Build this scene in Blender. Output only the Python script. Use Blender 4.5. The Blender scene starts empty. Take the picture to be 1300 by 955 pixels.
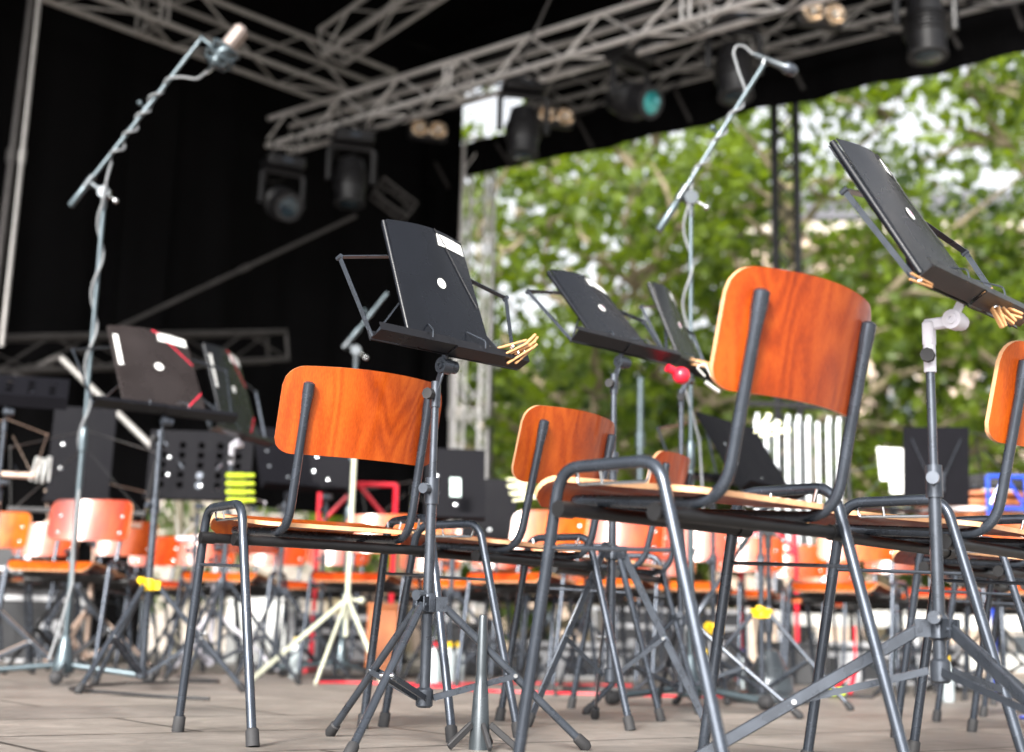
import bpy, math, random
from math import sin, cos, pi, radians, atan2, sqrt
from mathutils import Vector as V, Matrix
random.seed(7)
sc = bpy.context.scene
col = sc.collection

# ------------------------------------------------------------------ camera
CH, PITCH, ROLL, FPX = 0.234, radians(11.63), radians(1.5), 1805.0
F = V((0, cos(PITCH), sin(PITCH))); U0 = V((0, -sin(PITCH), cos(PITCH))); R0 = V((1, 0, 0))
RT = R0 * cos(ROLL) + U0 * sin(ROLL); UP = U0 * cos(ROLL) - R0 * sin(ROLL)
EYE = V((0, 0, CH))
cam = bpy.data.cameras.new('camera'); camo = bpy.data.objects.new('camera', cam); col.objects.link(camo)
camo.matrix_world = Matrix((( RT.x, UP.x, -F.x, EYE.x), (RT.y, UP.y, -F.y, EYE.y), (RT.z, UP.z, -F.z, EYE.z), (0, 0, 0, 1)))
cam.sensor_width = 36; cam.lens = 36 * FPX / 1300; cam.shift_y = -(477.5 - 432) / 1300
cam.clip_start = 0.05; cam.clip_end = 2000
cam.dof.use_dof = True; cam.dof.focus_distance = 2.85; cam.dof.aperture_fstop = 2.6; cam.dof.aperture_blades = 0
sc.camera = camo

def ray(px, py): return F + RT * ((px - 650) / FPX) + UP * ((432 - py) / FPX)
def at(px, py, y):            # the point at distance y in front of the stage edge seen at that place of the picture
    d = ray(px, py); return EYE + d * (y / d.y)
def onz(px, py, z):
    d = ray(px, py); return EYE + d * ((z - CH) / d.z)

# ------------------------------------------------------------------ materials
def nt(name):
    m = bpy.data.materials.new(name); m.use_nodes = True
    n = m.node_tree.nodes; b = n['Principled BSDF']; return m, n, m.node_tree.links, b
def setp(b, **k):
    for a, v in k.items():
        s = b.inputs[a.replace('_', ' ')]
        s.default_value = v if not isinstance(v, tuple) else (*v, 1)
def plain(name, c, rough=.5, metal=0., var=.12, scale=12, bump=0., coat=0., spec=.4, scuff=None, sscale=60):
    m, n, l, b = nt(name)
    setp(b, Roughness=rough, Metallic=metal, Coat_Weight=coat)
    b.inputs['Specular IOR Level'].default_value = spec
    tc = n.new('ShaderNodeTexCoord'); no = n.new('ShaderNodeTexNoise'); no.inputs['Scale'].default_value = scale; no.inputs['Detail'].default_value = 5
    l.new(tc.outputs['Object'], no.inputs['Vector'])
    mx = n.new('ShaderNodeMix'); mx.data_type = 'RGBA'
    mx.inputs[6].default_value = (*[max(0, x * (1 - var * 1.6)) for x in c], 1); mx.inputs[7].default_value = (*[min(1, x * (1 + var * 1.6)) for x in c], 1)
    l.new(no.outputs['Fac'], mx.inputs[0]); out = mx.outputs[2]
    if scuff:        # chips and rubbed places with ragged outlines
        mp = n.new('ShaderNodeMapping'); mp.inputs['Scale'].default_value = (1, 1, .45); l.new(tc.outputs['Object'], mp.inputs[0])
        s2 = n.new('ShaderNodeTexNoise'); s2.inputs['Scale'].default_value = sscale; s2.inputs['Detail'].default_value = 8; s2.inputs['Roughness'].default_value = .75; l.new(mp.outputs[0], s2.inputs['Vector'])
        q = n.new('ShaderNodeMapRange'); q.inputs[1].default_value = .66; q.inputs[2].default_value = .71; q.inputs[4].default_value = .75; l.new(s2.outputs['Fac'], q.inputs[0])
        m2 = n.new('ShaderNodeMix'); m2.data_type = 'RGBA'; m2.inputs[7].default_value = (*scuff, 1); l.new(q.outputs[0], m2.inputs[0]); l.new(out, m2.inputs[6]); out = m2.outputs[2]
    l.new(out, b.inputs['Base Color'])
    mr = n.new('ShaderNodeMapRange'); mr.inputs[3].default_value = max(.02, rough - .1); mr.inputs[4].default_value = min(1, rough + .12)
    l.new(no.outputs['Fac'], mr.inputs[0]); l.new(mr.outputs[0], b.inputs['Roughness'])
    if bump:
        bp = n.new('ShaderNodeBump'); bp.inputs['Strength'].default_value = bump; bp.inputs['Distance'].default_value = .002
        n2 = n.new('ShaderNodeTexNoise'); n2.inputs['Scale'].default_value = scale * 30
        l.new(tc.outputs['Object'], n2.inputs['Vector']); l.new(n2.outputs['Fac'], bp.inputs['Height']); l.new(bp.outputs[0], b.inputs['Normal'])
    return m
def wood(name, axis, dark, mid, light):
    m, n, l, b = nt(name)
    tc = n.new('ShaderNodeTexCoord'); oi = n.new('ShaderNodeObjectInfo')
    ad = n.new('ShaderNodeVectorMath'); ad.operation = 'MULTIPLY_ADD'
    cb = n.new('ShaderNodeCombineXYZ'); 
    for i in range(3): l.new(oi.outputs['Random'], cb.inputs[i])
    ad.inputs[1].default_value = (7, 5, 9); l.new(cb.outputs[0], ad.inputs[0]); l.new(tc.outputs['Object'], ad.inputs[2])
    def noise(sx, sy, sz, detail=3, dist=0):
        mp = n.new('ShaderNodeMapping'); mp.inputs['Scale'].default_value = (sx, sy, sz) if axis == 'z' else (sx, sz, sy)
        l.new(ad.outputs[0], mp.inputs[0]); no = n.new('ShaderNodeTexNoise'); no.inputs['Scale'].default_value = 1
        no.inputs['Detail'].default_value = detail; no.inputs['Distortion'].default_value = dist
        l.new(mp.outputs[0], no.inputs['Vector']); return no.outputs['Fac']
    big = noise(6, 6, .8, 2, .25); fib = noise(420, 420, 12, 5); patch = noise(9, 9, 5, 3)
    mt = n.new('ShaderNodeMath'); mt.operation = 'MULTIPLY'; mt.inputs[1].default_value = 95; l.new(big, mt.inputs[0])
    sn = n.new('ShaderNodeMath'); sn.operation = 'SINE'; l.new(mt.outputs[0], sn.inputs[0])
    mr = n.new('ShaderNodeMapRange'); mr.inputs[1].default_value = -1; mr.inputs[2].default_value = 1; l.new(sn.outputs[0], mr.inputs[0])
    def mixf(a, bb, f):
        q = n.new('ShaderNodeMix'); q.inputs[0].default_value = f; l.new(a, q.inputs[2]); l.new(bb, q.inputs[3]); return q.outputs[0]
    t = mixf(mixf(mr.outputs[0], fib, .72), patch, .52)
    cr = n.new('ShaderNodeValToRGB'); e = cr.color_ramp.elements
    e[0].position = .3; e[0].color = (*dark, 1); e[1].position = .68; e[1].color = (*light, 1)
    k = e.new(.47); k.color = (*mid, 1); l.new(t, cr.inputs[0])
    hs = n.new('ShaderNodeHueSaturation')
    r1 = n.new('ShaderNodeMapRange'); r1.inputs[3].default_value = .492; r1.inputs[4].default_value = .512; l.new(oi.outputs['Random'], r1.inputs[0]); l.new(r1.outputs[0], hs.inputs['Hue'])
    r2 = n.new('ShaderNodeMapRange'); r2.inputs[3].default_value = .85; r2.inputs[4].default_value = 1.2; l.new(oi.outputs['Random'], r2.inputs[0]); l.new(r2.outputs[0], hs.inputs['Value'])
    l.new(cr.outputs[0], hs.inputs['Color']); l.new(hs.outputs[0], b.inputs['Base Color'])
    setp(b, Roughness=.45, Coat_Weight=.55, Coat_Roughness=.13); b.inputs['Specular IOR Level'].default_value = .15
    rm = n.new('ShaderNodeMapRange'); rm.inputs[1].default_value = .35; rm.inputs[2].default_value = .7; rm.inputs[3].default_value = .10; rm.inputs[4].default_value = .24; l.new(patch, rm.inputs[0]); l.new(rm.outputs[0], b.inputs['Coat Roughness'])
    bp = n.new('ShaderNodeBump'); bp.inputs['Strength'].default_value = .12; bp.inputs['Distance'].default_value = .001; l.new(fib, bp.inputs['Height']); l.new(bp.outputs[0], b.inputs['Normal'])
    return m
MT = {}
MT['wood_back'] = wood('lacquered_beech_upright', 'z', (.17, .015, .002), (.28, .032, .003), (.40, .064, .007))
MT['wood_seat'] = wood('lacquered_beech_seat', 'y', (.17, .015, .002), (.28, .032, .003), (.40, .064, .007))
MT['ply_edge'] = plain('plywood_edge', (.66, .36, .19), .45, var=.25, scale=60)
MT['tube'] = plain('grey_enamelled_tube', (.045, .054, .07), .25, .6, scuff=(.22, .21, .2), sscale=38, var=.2, scale=30, bump=.05, coat=.15)
MT['dark_tube'] = plain('black_enamelled_tube', (.009, .009, .010), .4, .1, var=.3, scale=20)
MT['black'] = plain('black_painted_steel', (.006, .006, .008), .3, scuff=(.09, .085, .08), sscale=50, metal=.1, var=.3, scale=25, bump=.1)
MT['rubber'] = plain('black_rubber', (.02, .02, .022), .7)
MT['stand'] = plain('dark_grey_stand_metal', (.055, .064, .08), .28, .6, scuff=(.25, .24, .23), sscale=45, var=.25, scale=30, coat=.2)
MT['chrome'] = plain('bright_steel', (.62, .64, .66), .2, 1., var=.08)
MT['pale_stand'] = plain('pale_cream_metal', (.45, .46, .36), .4, .1)
MT['tan_stand'] = plain('tan_metal', (.42, .31, .25), .45, .2)
MT['white_joint'] = plain('white_painted_joint', (.55, .54, .6), .35)
MT['mic_tube'] = plain('satin_blue_grey_tube', (.075, .10, .115), .32, .6, var=.15, coat=.3)
MT['mic_black'] = plain('satin_black_tube', (.05, .06, .068), .28, .5, coat=.4)
MT['clip_white'] = plain('dull_white_clip', (.45, .45, .43), .5)
MT['cable'] = plain('grey_cable', (.16, .17, .18), .5)
MT['black_cable'] = plain('black_cable_rubber', (.02, .02, .022), .5)
MT['folder'] = plain('black_folder_card', (.005, .006, .009), .27, scuff=(.06, .06, .065), sscale=26, var=.3, scale=9, bump=.1, spec=.3)
MT['folder_brown'] = plain('worn_black_folder_card', (.02, .016, .016), .28, scuff=(.11, .1, .09), sscale=18, var=.3, scale=7, coat=.25)
MT['desk_black'] = plain('matt_black_desk_sheet', (.006, .006, .008), .6, spec=.06)
MT['paper'] = plain('white_paper', (.78, .79, .77), .7, var=.04)
MT['ink'] = plain('grey_ink', (.25, .25, .27), .7)
MT['pink'] = plain('pink_sticker_print', (.7, .3, .45), .6)
MT['red_elastic'] = plain('red_elastic', (.6, .02, .05), .6)
MT['peg'] = plain('clothes_peg_wood', (.5, .27, .12), .6, var=.2, scale=60)
MT['pale_peg'] = plain('pale_peg_plastic', (.75, .75, .5), .5)
MT['red'] = plain('red_plastic', (.6, .012, .03), .3, coat=.4)
MT['yellow'] = plain('yellow_plastic', (.85, .55, .01), .35, coat=.2)
MT['lime'] = plain('lime_plastic', (.6, .75, .03), .4)
MT['blue'] = plain('blue_enamel', (.01, .06, .5), .3, .1, coat=.5)
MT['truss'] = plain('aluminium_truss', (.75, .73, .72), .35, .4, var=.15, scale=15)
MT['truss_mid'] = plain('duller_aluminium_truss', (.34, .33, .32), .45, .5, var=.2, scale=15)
MT['truss_dark'] = plain('dull_dark_truss', (.06, .056, .055), .55, .5, var=.3, scale=10)  # darkest of the truss greys, slightly mottled
MT['lamp_black'] = plain('lamp_housing', (.012, .012, .014), .4, .1, var=.3)
MT['lens_teal'] = plain('teal_coated_lens', (.03, .35, .36), .08, .5, coat=1)
MT['lens_dark'] = plain('dark_coated_lens', (.01, .03, .045), .08, .3, coat=1)
MT['bell'] = plain('polished_bell_tube', (.75, .78, .8), .2, .85, var=.03)
MT['lens_warm'] = plain('warm_reflector', (.75, .6, .45), .15, .8)
MT['champagne'] = plain('nickel_grille', (.24, .2, .185), .5, .4, bump=.4, scale=30)
MT['copper'] = plain('copper_bowl', (.5, .2, .1), .25, .9, var=.2, scale=6)
MT['white_plastic'] = plain('white_plastic', (.75, .77, .76), .35)
MT['phone'] = plain('pale_glass', (.6, .75, .72), .1)
MT['case'] = plain('black_laminate', (.02, .021, .024), .35, var=.2)
MT['alu'] = plain('aluminium_edge', (.5, .51, .53), .35, .8)
MT['plain_wood'] = plain('varnished_wood', (.4, .13, .045), .4, var=.3, scale=14)
MT['orange_panel'] = plain('orange_panel', (.75, .16, .02), .45)
MT['bottle'] = plain('milky_plastic', (.35, .4, .42), .2, coat=.4)
MT['bark'] = plain('plane_tree_bark', (.17, .14, .09), .85, var=.5, scale=2.5, bump=.4)
MT['post_wood'] = plain('weathered_timber_post', (.2, .18, .13), .8, var=.3, scale=4)

def fabric(name, c, s=1.3):
    m, n, l, b = nt(name); setp(b, Roughness=.9); b.inputs['Specular IOR Level'].default_value = .04
    tc = n.new('ShaderNodeTexCoord'); no = n.new('ShaderNodeTexNoise'); no.inputs['Scale'].default_value = s; no.inputs['Detail'].default_value = 8; no.inputs['Roughness'].default_value = .65
    l.new(tc.outputs['Object'], no.inputs['Vector']); mx = n.new('ShaderNodeMix'); mx.data_type = 'RGBA'
    mx.inputs[6].default_value = (*[x * .55 for x in c], 1); mx.inputs[7].default_value = (*[x * 1.5 for x in c], 1)
    l.new(no.outputs['Fac'], mx.inputs[0]); l.new(mx.outputs[2], b.inputs['Base Color'])
    wv = n.new('ShaderNodeTexNoise'); wv.inputs['Scale'].default_value = 90; bp = n.new('ShaderNodeBump'); bp.inputs['Strength'].default_value = .25
    l.new(tc.outputs['Object'], wv.inputs['Vector']); l.new(wv.outputs['Fac'], bp.inputs['Height']); l.new(bp.outputs[0], b.inputs['Normal'])
    return m
MT['cloth'] = fabric('black_molton_cloth', (.0030, .0029, .0032))
MT['roof'] = fabric('black_roof_membrane', (.003, .003, .0035))

def deck_mat():
    m, n, l, b = nt('stage_deck_boards')
    tc = n.new('ShaderNodeTexCoord'); mp = n.new('ShaderNodeMapping'); mp.inputs['Rotation'].default_value = (0, 0, radians(-38)); l.new(tc.outputs['Object'], mp.inputs[0])
    br = n.new('ShaderNodeTexBrick'); br.offset = .5; br.inputs['Scale'].default_value = 1; br.inputs['Brick Width'].default_value = 1.0; br.inputs['Row Height'].default_value = .5
    br.inputs['Mortar Size'].default_value = .009; br.inputs['Mortar Smooth'].default_value = .3
    br.inputs['Color1'].default_value = (.25, .222, .198, 1); br.inputs['Color2'].default_value = (.19, .17, .155, 1); br.inputs['Mortar'].default_value = (.05, .045, .04, 1)
    l.new(mp.outputs[0], br.inputs['Vector'])
    n1 = n.new('ShaderNodeTexNoise'); n1.inputs['Scale'].default_value = 2.2; n1.inputs['Detail'].default_value = 10; n1.inputs['Roughness'].default_value = .7; l.new(mp.outputs[0], n1.inputs['Vector'])
    m2 = n.new('ShaderNodeMapping'); m2.inputs['Scale'].default_value = (3, 90, 3); l.new(mp.outputs[0], m2.inputs[0])
    n2 = n.new('ShaderNodeTexNoise'); n2.inputs['Scale'].default_value = 1; n2.inputs['Detail'].default_value = 4; l.new(m2.outputs[0], n2.inputs['Vector'])
    def mul(a, bsock, lo, hi):
        r = n.new('ShaderNodeMapRange'); r.inputs[1].default_value = .3; r.inputs[2].default_value = .7; r.inputs[3].default_value = lo; r.inputs[4].default_value = hi; l.new(bsock, r.inputs[0])
        x = n.new('ShaderNodeVectorMath'); x.operation = 'SCALE'; l.new(a, x.inputs[0]); l.new(r.outputs[0], x.inputs['Scale']); return x.outputs[0]
    c = mul(mul(br.outputs['Color'], n1.outputs['Fac'], .6, 1.25), n2.outputs['Fac'], .85, 1.12)
    n3 = n.new('ShaderNodeTexNoise'); n3.inputs['Scale'].default_value = 5.5; n3.inputs['Detail'].default_value = 12; n3.inputs['Roughness'].default_value = .8; n3.inputs['Distortion'].default_value = 1.2; l.new(mp.outputs[0], n3.inputs['Vector'])
    c = mul(c, n3.outputs['Fac'], .55, 1.2)
    vo = n.new('ShaderNodeTexVoronoi'); vo.feature = 'DISTANCE_TO_EDGE'; vo.inputs['Scale'].default_value = 1.7; l.new(n1.outputs['Color'], vo.inputs['Vector'])
    l.new(c, b.inputs['Base Color'])
    r = n.new('ShaderNodeMapRange'); r.inputs[3].default_value = .35; r.inputs[4].default_value = .7; l.new(n1.outputs['Fac'], r.inputs[0]); l.new(r.outputs[0], b.inputs['Roughness'])
    bp = n.new('ShaderNodeBump'); bp.inputs['Strength'].default_value = .25; bp.inputs['Distance'].default_value = .004; l.new(n2.outputs['Fac'], bp.inputs['Height']); l.new(bp.outputs[0], b.inputs['Normal'])
    return m
MT['deck'] = deck_mat()

def leaf_mat(name, c1, c2, tr):
    m, n, l, b = nt(name)
    g = n.new('ShaderNodeNewGeometry'); tc = n.new('ShaderNodeTexCoord'); no = n.new('ShaderNodeTexNoise'); no.inputs['Scale'].default_value = .9; no.inputs['Detail'].default_value = 3
    l.new(tc.outputs['Object'], no.inputs['Vector'])
    ad = n.new('ShaderNodeMath'); ad.operation = 'MULTIPLY_ADD'; ad.inputs[1].default_value = .45; l.new(g.outputs['Random Per Island'], ad.inputs[0]); l.new(no.outputs['Fac'], ad.inputs[2])
    mr = n.new('ShaderNodeMapRange'); mr.inputs[1].default_value = .4; mr.inputs[2].default_value = .98; l.new(ad.outputs[0], mr.inputs[0])
    mx = n.new('ShaderNodeMix'); mx.data_type = 'RGBA'; mx.inputs[6].default_value = (*c1, 1); mx.inputs[7].default_value = (*c2, 1); l.new(mr.outputs[0], mx.inputs[0])
    l.new(mx.outputs[2], b.inputs['Base Color']); setp(b, Roughness=.5)
    t = n.new('ShaderNodeBsdfTranslucent'); sc_ = n.new('ShaderNodeVectorMath'); sc_.operation = 'MULTIPLY'; sc_.inputs[1].default_value = tr; l.new(mx.outputs[2], sc_.inputs[0]); l.new(sc_.outputs[0], t.inputs['Color'])
    ms = n.new('ShaderNodeMixShader'); ms.inputs[0].default_value = .5; l.new(b.outputs[0], ms.inputs[1]); l.new(t.outputs[0], ms.inputs[2])
    l.new(ms.outputs[0], n['Material Output'].inputs['Surface']); return m
MT['leaf'] = leaf_mat('plane_leaves', (.022, .048, .006), (.12, .175, .012), (2.9, 2.7, .9))
MT['leaf_dark'] = leaf_mat('darker_leaves', (.014, .034, .006), (.07, .115, .014), (2.0, 2.1, 1.4))

def stone_mat(name, c1, c2):
    m, n, l, b = nt(name); tc = n.new('ShaderNodeTexCoord'); mp = n.new('ShaderNodeMapping'); mp.inputs['Rotation'].default_value = (radians(90), 0, 0); l.new(tc.outputs['Object'], mp.inputs[0])
    br = n.new('ShaderNodeTexBrick'); br.inputs['Scale'].default_value = 1; br.inputs['Brick Width'].default_value = 1.1; br.inputs['Row Height'].default_value = .45; br.inputs['Mortar Size'].default_value = .012
    br.inputs['Color1'].default_value = (*c1, 1); br.inputs['Color2'].default_value = (*c2, 1); br.inputs['Mortar'].default_value = (*[x * .5 for x in c1], 1); l.new(mp.outputs[0], br.inputs['Vector'])
    no = n.new('ShaderNodeTexNoise'); no.inputs['Scale'].default_value = .7; no.inputs['Detail'].default_value = 8; l.new(tc.outputs['Object'], no.inputs['Vector'])
    r = n.new('ShaderNodeMapRange'); r.inputs[3].default_value = .7; r.inputs[4].default_value = 1.3; l.new(no.outputs['Fac'], r.inputs[0])
    x = n.new('ShaderNodeVectorMath'); x.operation = 'SCALE'; l.new(br.outputs['Color'], x.inputs[0]); l.new(r.outputs[0], x.inputs['Scale']); l.new(x.outputs[0], b.inputs['Base Color'])
    setp(b, Roughness=.85); return m
MT['stone'] = stone_mat('beige_sandstone', (.42, .33, .26), (.36, .28, .22))
MT['stone_pale'] = stone_mat('pale_render', (.3, .27, .24), (.26, .23, .2))
MT['window'] = plain('window_glass', (.05, .06, .07), .08, coat=1)
MT['trim'] = plain('pale_stone_trim', (.45, .4, .35), .7)
MT['roof_tile'] = plain('slate_roof', (.09, .09, .1), .6, scale=2)
MT['grass'] = plain('trodden_grass', (.07, .11, .03), .9, var=.5, scale=.8)
MT['paving'] = plain('pale_gravel_paving', (.22, .2, .175), .85, var=.2, scale=1.2)

# ------------------------------------------------------------------ mesh building
def frame(d):
    d = d.normalized(); a = V((0, 0, 1)) if abs(d.z) < .9 else V((1, 0, 0)); u = d.cross(a).normalized(); return u, d.cross(u).normalized()
def fillet(P, r, n=6):
    P = [V(p) for p in P]; out = [P[0]]
    for i in range(1, len(P) - 1):
        a, b, c = P[i - 1], P[i], P[i + 1]; rr = r[i - 1] if isinstance(r, (list, tuple)) else r
        d1 = (a - b).normalized(); d2 = (c - b).normalized(); ang = d1.angle(d2)
        t = min(rr / math.tan(ang / 2), (a - b).length * .49, (c - b).length * .49)
        p1 = b + d1 * t; p2 = b + d2 * t
        for k in range(n + 1):
            s = k / n; out.append(p1.lerp(b, s).lerp(b.lerp(p2, s), s))
    out.append(P[-1]); return out
class MB:
    def __init__(s): s.v = []; s.f = []; s.m = []
    def face(s, idx, mi=0): s.f.append(idx); s.m.append(mi)
    def tube(s, P, r, n=10, mi=0, cap=True, flat=None):
        P = [V(p) for p in P]; rs = r if isinstance(r, (list, tuple)) else [r] * len(P)
        t = (P[1] - P[0]).normalized(); u, w = frame(t); o = len(s.v)
        for i, p in enumerate(P):
            tn = ((P[min(i + 1, len(P) - 1)] - P[max(i - 1, 0)])).normalized()
            q = t.rotation_difference(tn); u = q @ u; w = q @ w; t = tn
            for k in range(n):
                a = 2 * pi * k / n; s.v.append(p + (u * cos(a) + w * sin(a)) * rs[i])
        for i in range(len(P) - 1):
            for k in range(n):
                a, b = o + i * n + k, o + i * n + (k + 1) % n; s.face((a, b, b + n, a + n), mi)
        if cap: s.face(tuple(o + k for k in range(n))[::-1], mi); s.face(tuple(o + (len(P) - 1) * n + k for k in range(n)), mi)
        return s
    def cyl(s, a, b, r, n=14, mi=0, r2=None): return s.tube([a, b], [r, r if r2 is None else r2], n, mi)
    def box(s, c, d, R=None, mi=0, bev=0.):
        c = V(c); h = [x / 2 for x in d]; o = len(s.v)
        if bev:
            bm = []
            e = min(bev, min(h) * .9)
            # chamfered box: 24 verts
            for sx in (-1, 1):
                for sy in (-1, 1):
                    for sz in (-1, 1):
                        for ax in range(3):
                            p = [sx * (h[0] - e), sy * (h[1] - e), sz * (h[2] - e)]
                            p[ax] += (sx, sy, sz)[ax] * e; bm.append(V(p))
            idx = lambda sx, sy, sz, ax: o + ((sx > 0) * 4 + (sy > 0) * 2 + (sz > 0)) * 3 + ax
            for p in bm: s.v.append(c + (R @ p if R else p))
            def q(*I): s.face(tuple(I), mi)
            for ax in range(3):
                oth = [i for i in range(3) if i != ax]
                for sg in (-1, 1):
                    L = []
                    for a_, b_ in ((-1, -1), (1, -1), (1, 1), (-1, 1)):
                        S = [0, 0, 0]; S[ax] = sg; S[oth[0]] = a_; S[oth[1]] = b_; L.append(idx(*S, ax))
                    q(*L)
            for ax in range(3):        # edges along ax
                i1, i2 = [i for i in range(3) if i != ax]
                for a_ in (-1, 1):
                    for b_ in (-1, 1):
                        S0 = [0, 0, 0]; S1 = [0, 0, 0]; S0[ax] = -1; S1[ax] = 1; S0[i1] = S1[i1] = a_; S0[i2] = S1[i2] = b_
                        q(idx(*S0, i1), idx(*S1, i1), idx(*S1, i2), idx(*S0, i2))
            for sx in (-1, 1):
                for sy in (-1, 1):
                    for sz in (-1, 1): q(*[idx(sx, sy, sz, k) for k in range(3)])
            return s
        for z in (-1, 1):
            for y in (-1, 1):
                for x in (-1, 1):
                    p = V((x * h[0], y * h[1], z * h[2])); s.v.append(c + (R @ p if R else p))
        for q in ((0, 2, 3, 1), (4, 5, 7, 6), (0, 1, 5, 4), (2, 6, 7, 3), (0, 4, 6, 2), (1, 3, 7, 5)): s.face(tuple(o + i for i in q), mi)
        return s
    def bar(s, a, b, w, h, up=(0, 0, 1), mi=0, bev=0.):
        a = V(a); b = V(b); y = (b - a); L = y.length; y.normalize(); x = y.cross(V(up))
        if x.length < 1e-4: x = V((1, 0, 0))
        x.normalize(); z = x.cross(y); R = Matrix((x, y, z)).transposed(); return s.box((a + b) / 2, (w, L, h), R, mi, bev)
    def lathe(s, P, base, d=(0, 0, 1), n=20, mi=0):
        base = V(base); d = V(d).normalized(); u, w = frame(d); o = len(s.v)
        for r, z in P:
            for k in range(n):
                a = 2 * pi * k / n; s.v.append(base + d * z + (u * cos(a) + w * sin(a)) * max(r, 1e-4))
        for i in range(len(P) - 1):
            for k in range(n):
                a, b = o + i * n + k, o + i * n + (k + 1) % n; s.face((a, b, b + n, a + n), mi)
        s.face(tuple(o + k for k in range(n))[::-1], mi); s.face(tuple(o + (len(P) - 1) * n + k for k in range(n)), mi)
        return s
    def ball(s, c, r, n=12, mi=0, sz=1): return s.lathe([(r * sin(pi * i / 8), -r * sz * cos(pi * i / 8)) for i in range(9)], c, (0, 0, 1), n, mi)
    def sheet(s, fn, nu, nv, th, mi=0, me=None):      # fn(u,v) -> (point, normal)
        me = mi if me is None else me; o = len(s.v); N = (nu + 1) * (nv + 1)
        for side in (.5, -.5):
            for j in range(nv + 1):
                for i in range(nu + 1):
                    p, nn = fn(i / nu, j / nv); s.v.append(V(p) + V(nn) * th * side)
        g = lambda i, j, k: o + k * N + j * (nu + 1) + i
        for j in range(nv):
            for i in range(nu):
                s.face((g(i, j, 0), g(i + 1, j, 0), g(i + 1, j + 1, 0), g(i, j + 1, 0)), mi); s.face((g(i, j, 1), g(i, j + 1, 1), g(i + 1, j + 1, 1), g(i + 1, j, 1)), mi)
        for i in range(nu):
            s.face((g(i, 0, 0), g(i, 0, 1), g(i + 1, 0, 1), g(i + 1, 0, 0)), me); s.face((g(i, nv, 0), g(i + 1, nv, 0), g(i + 1, nv, 1), g(i, nv, 1)), me)
        for j in range(nv):
            s.face((g(0, j, 0), g(0, j + 1, 0), g(0, j + 1, 1), g(0, j, 1)), me); s.face((g(nu, j, 0), g(nu, j, 1), g(nu, j + 1, 1), g(nu, j + 1, 0)), me)
        return s
    def build(s, name, mat, parent=None, smooth=True, ang=38):
        me = bpy.data.meshes.new(name); me.from_pydata([tuple(p) for p in s.v], [], s.f)
        for m in (mat if isinstance(mat, (list, tuple)) else [mat]): me.materials.append(MT[m])
        me.polygons.foreach_set('material_index', s.m)
        if smooth:
            me.polygons.foreach_set('use_smooth', [True] * len(s.f)); me.update()
            me.set_sharp_from_angle(angle=radians(ang))
        me.update()
        o = bpy.data.objects.new(name, me); col.objects.link(o)
        if parent: o.parent = parent
        return o
def tag(o, label=None, cat=None, group=None, kind=None):
    if label: o['label'] = label
    if cat: o['category'] = cat
    if group: o['group'] = group
    if kind: o['kind'] = kind
    return o
def thing(name, loc, rz, label, cat, group=None):
    o = bpy.data.objects.new(name, None); col.objects.link(o); o.empty_display_size = .1; o.location = loc; o.rotation_euler = (0, 0, rz); return tag(o, label, cat, group)
def copy_tree(o, parent=None):
    c = o.copy(); col.objects.link(c); c.parent = parent
    for ch in [x for x in KIDS.get(o.name, [])]: copy_tree(ch, c)
    return c
KIDS = {}
def index_kids(root):
    for o in root.children: KIDS.setdefault(root.name, []).append(o); index_kids(o)

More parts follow.
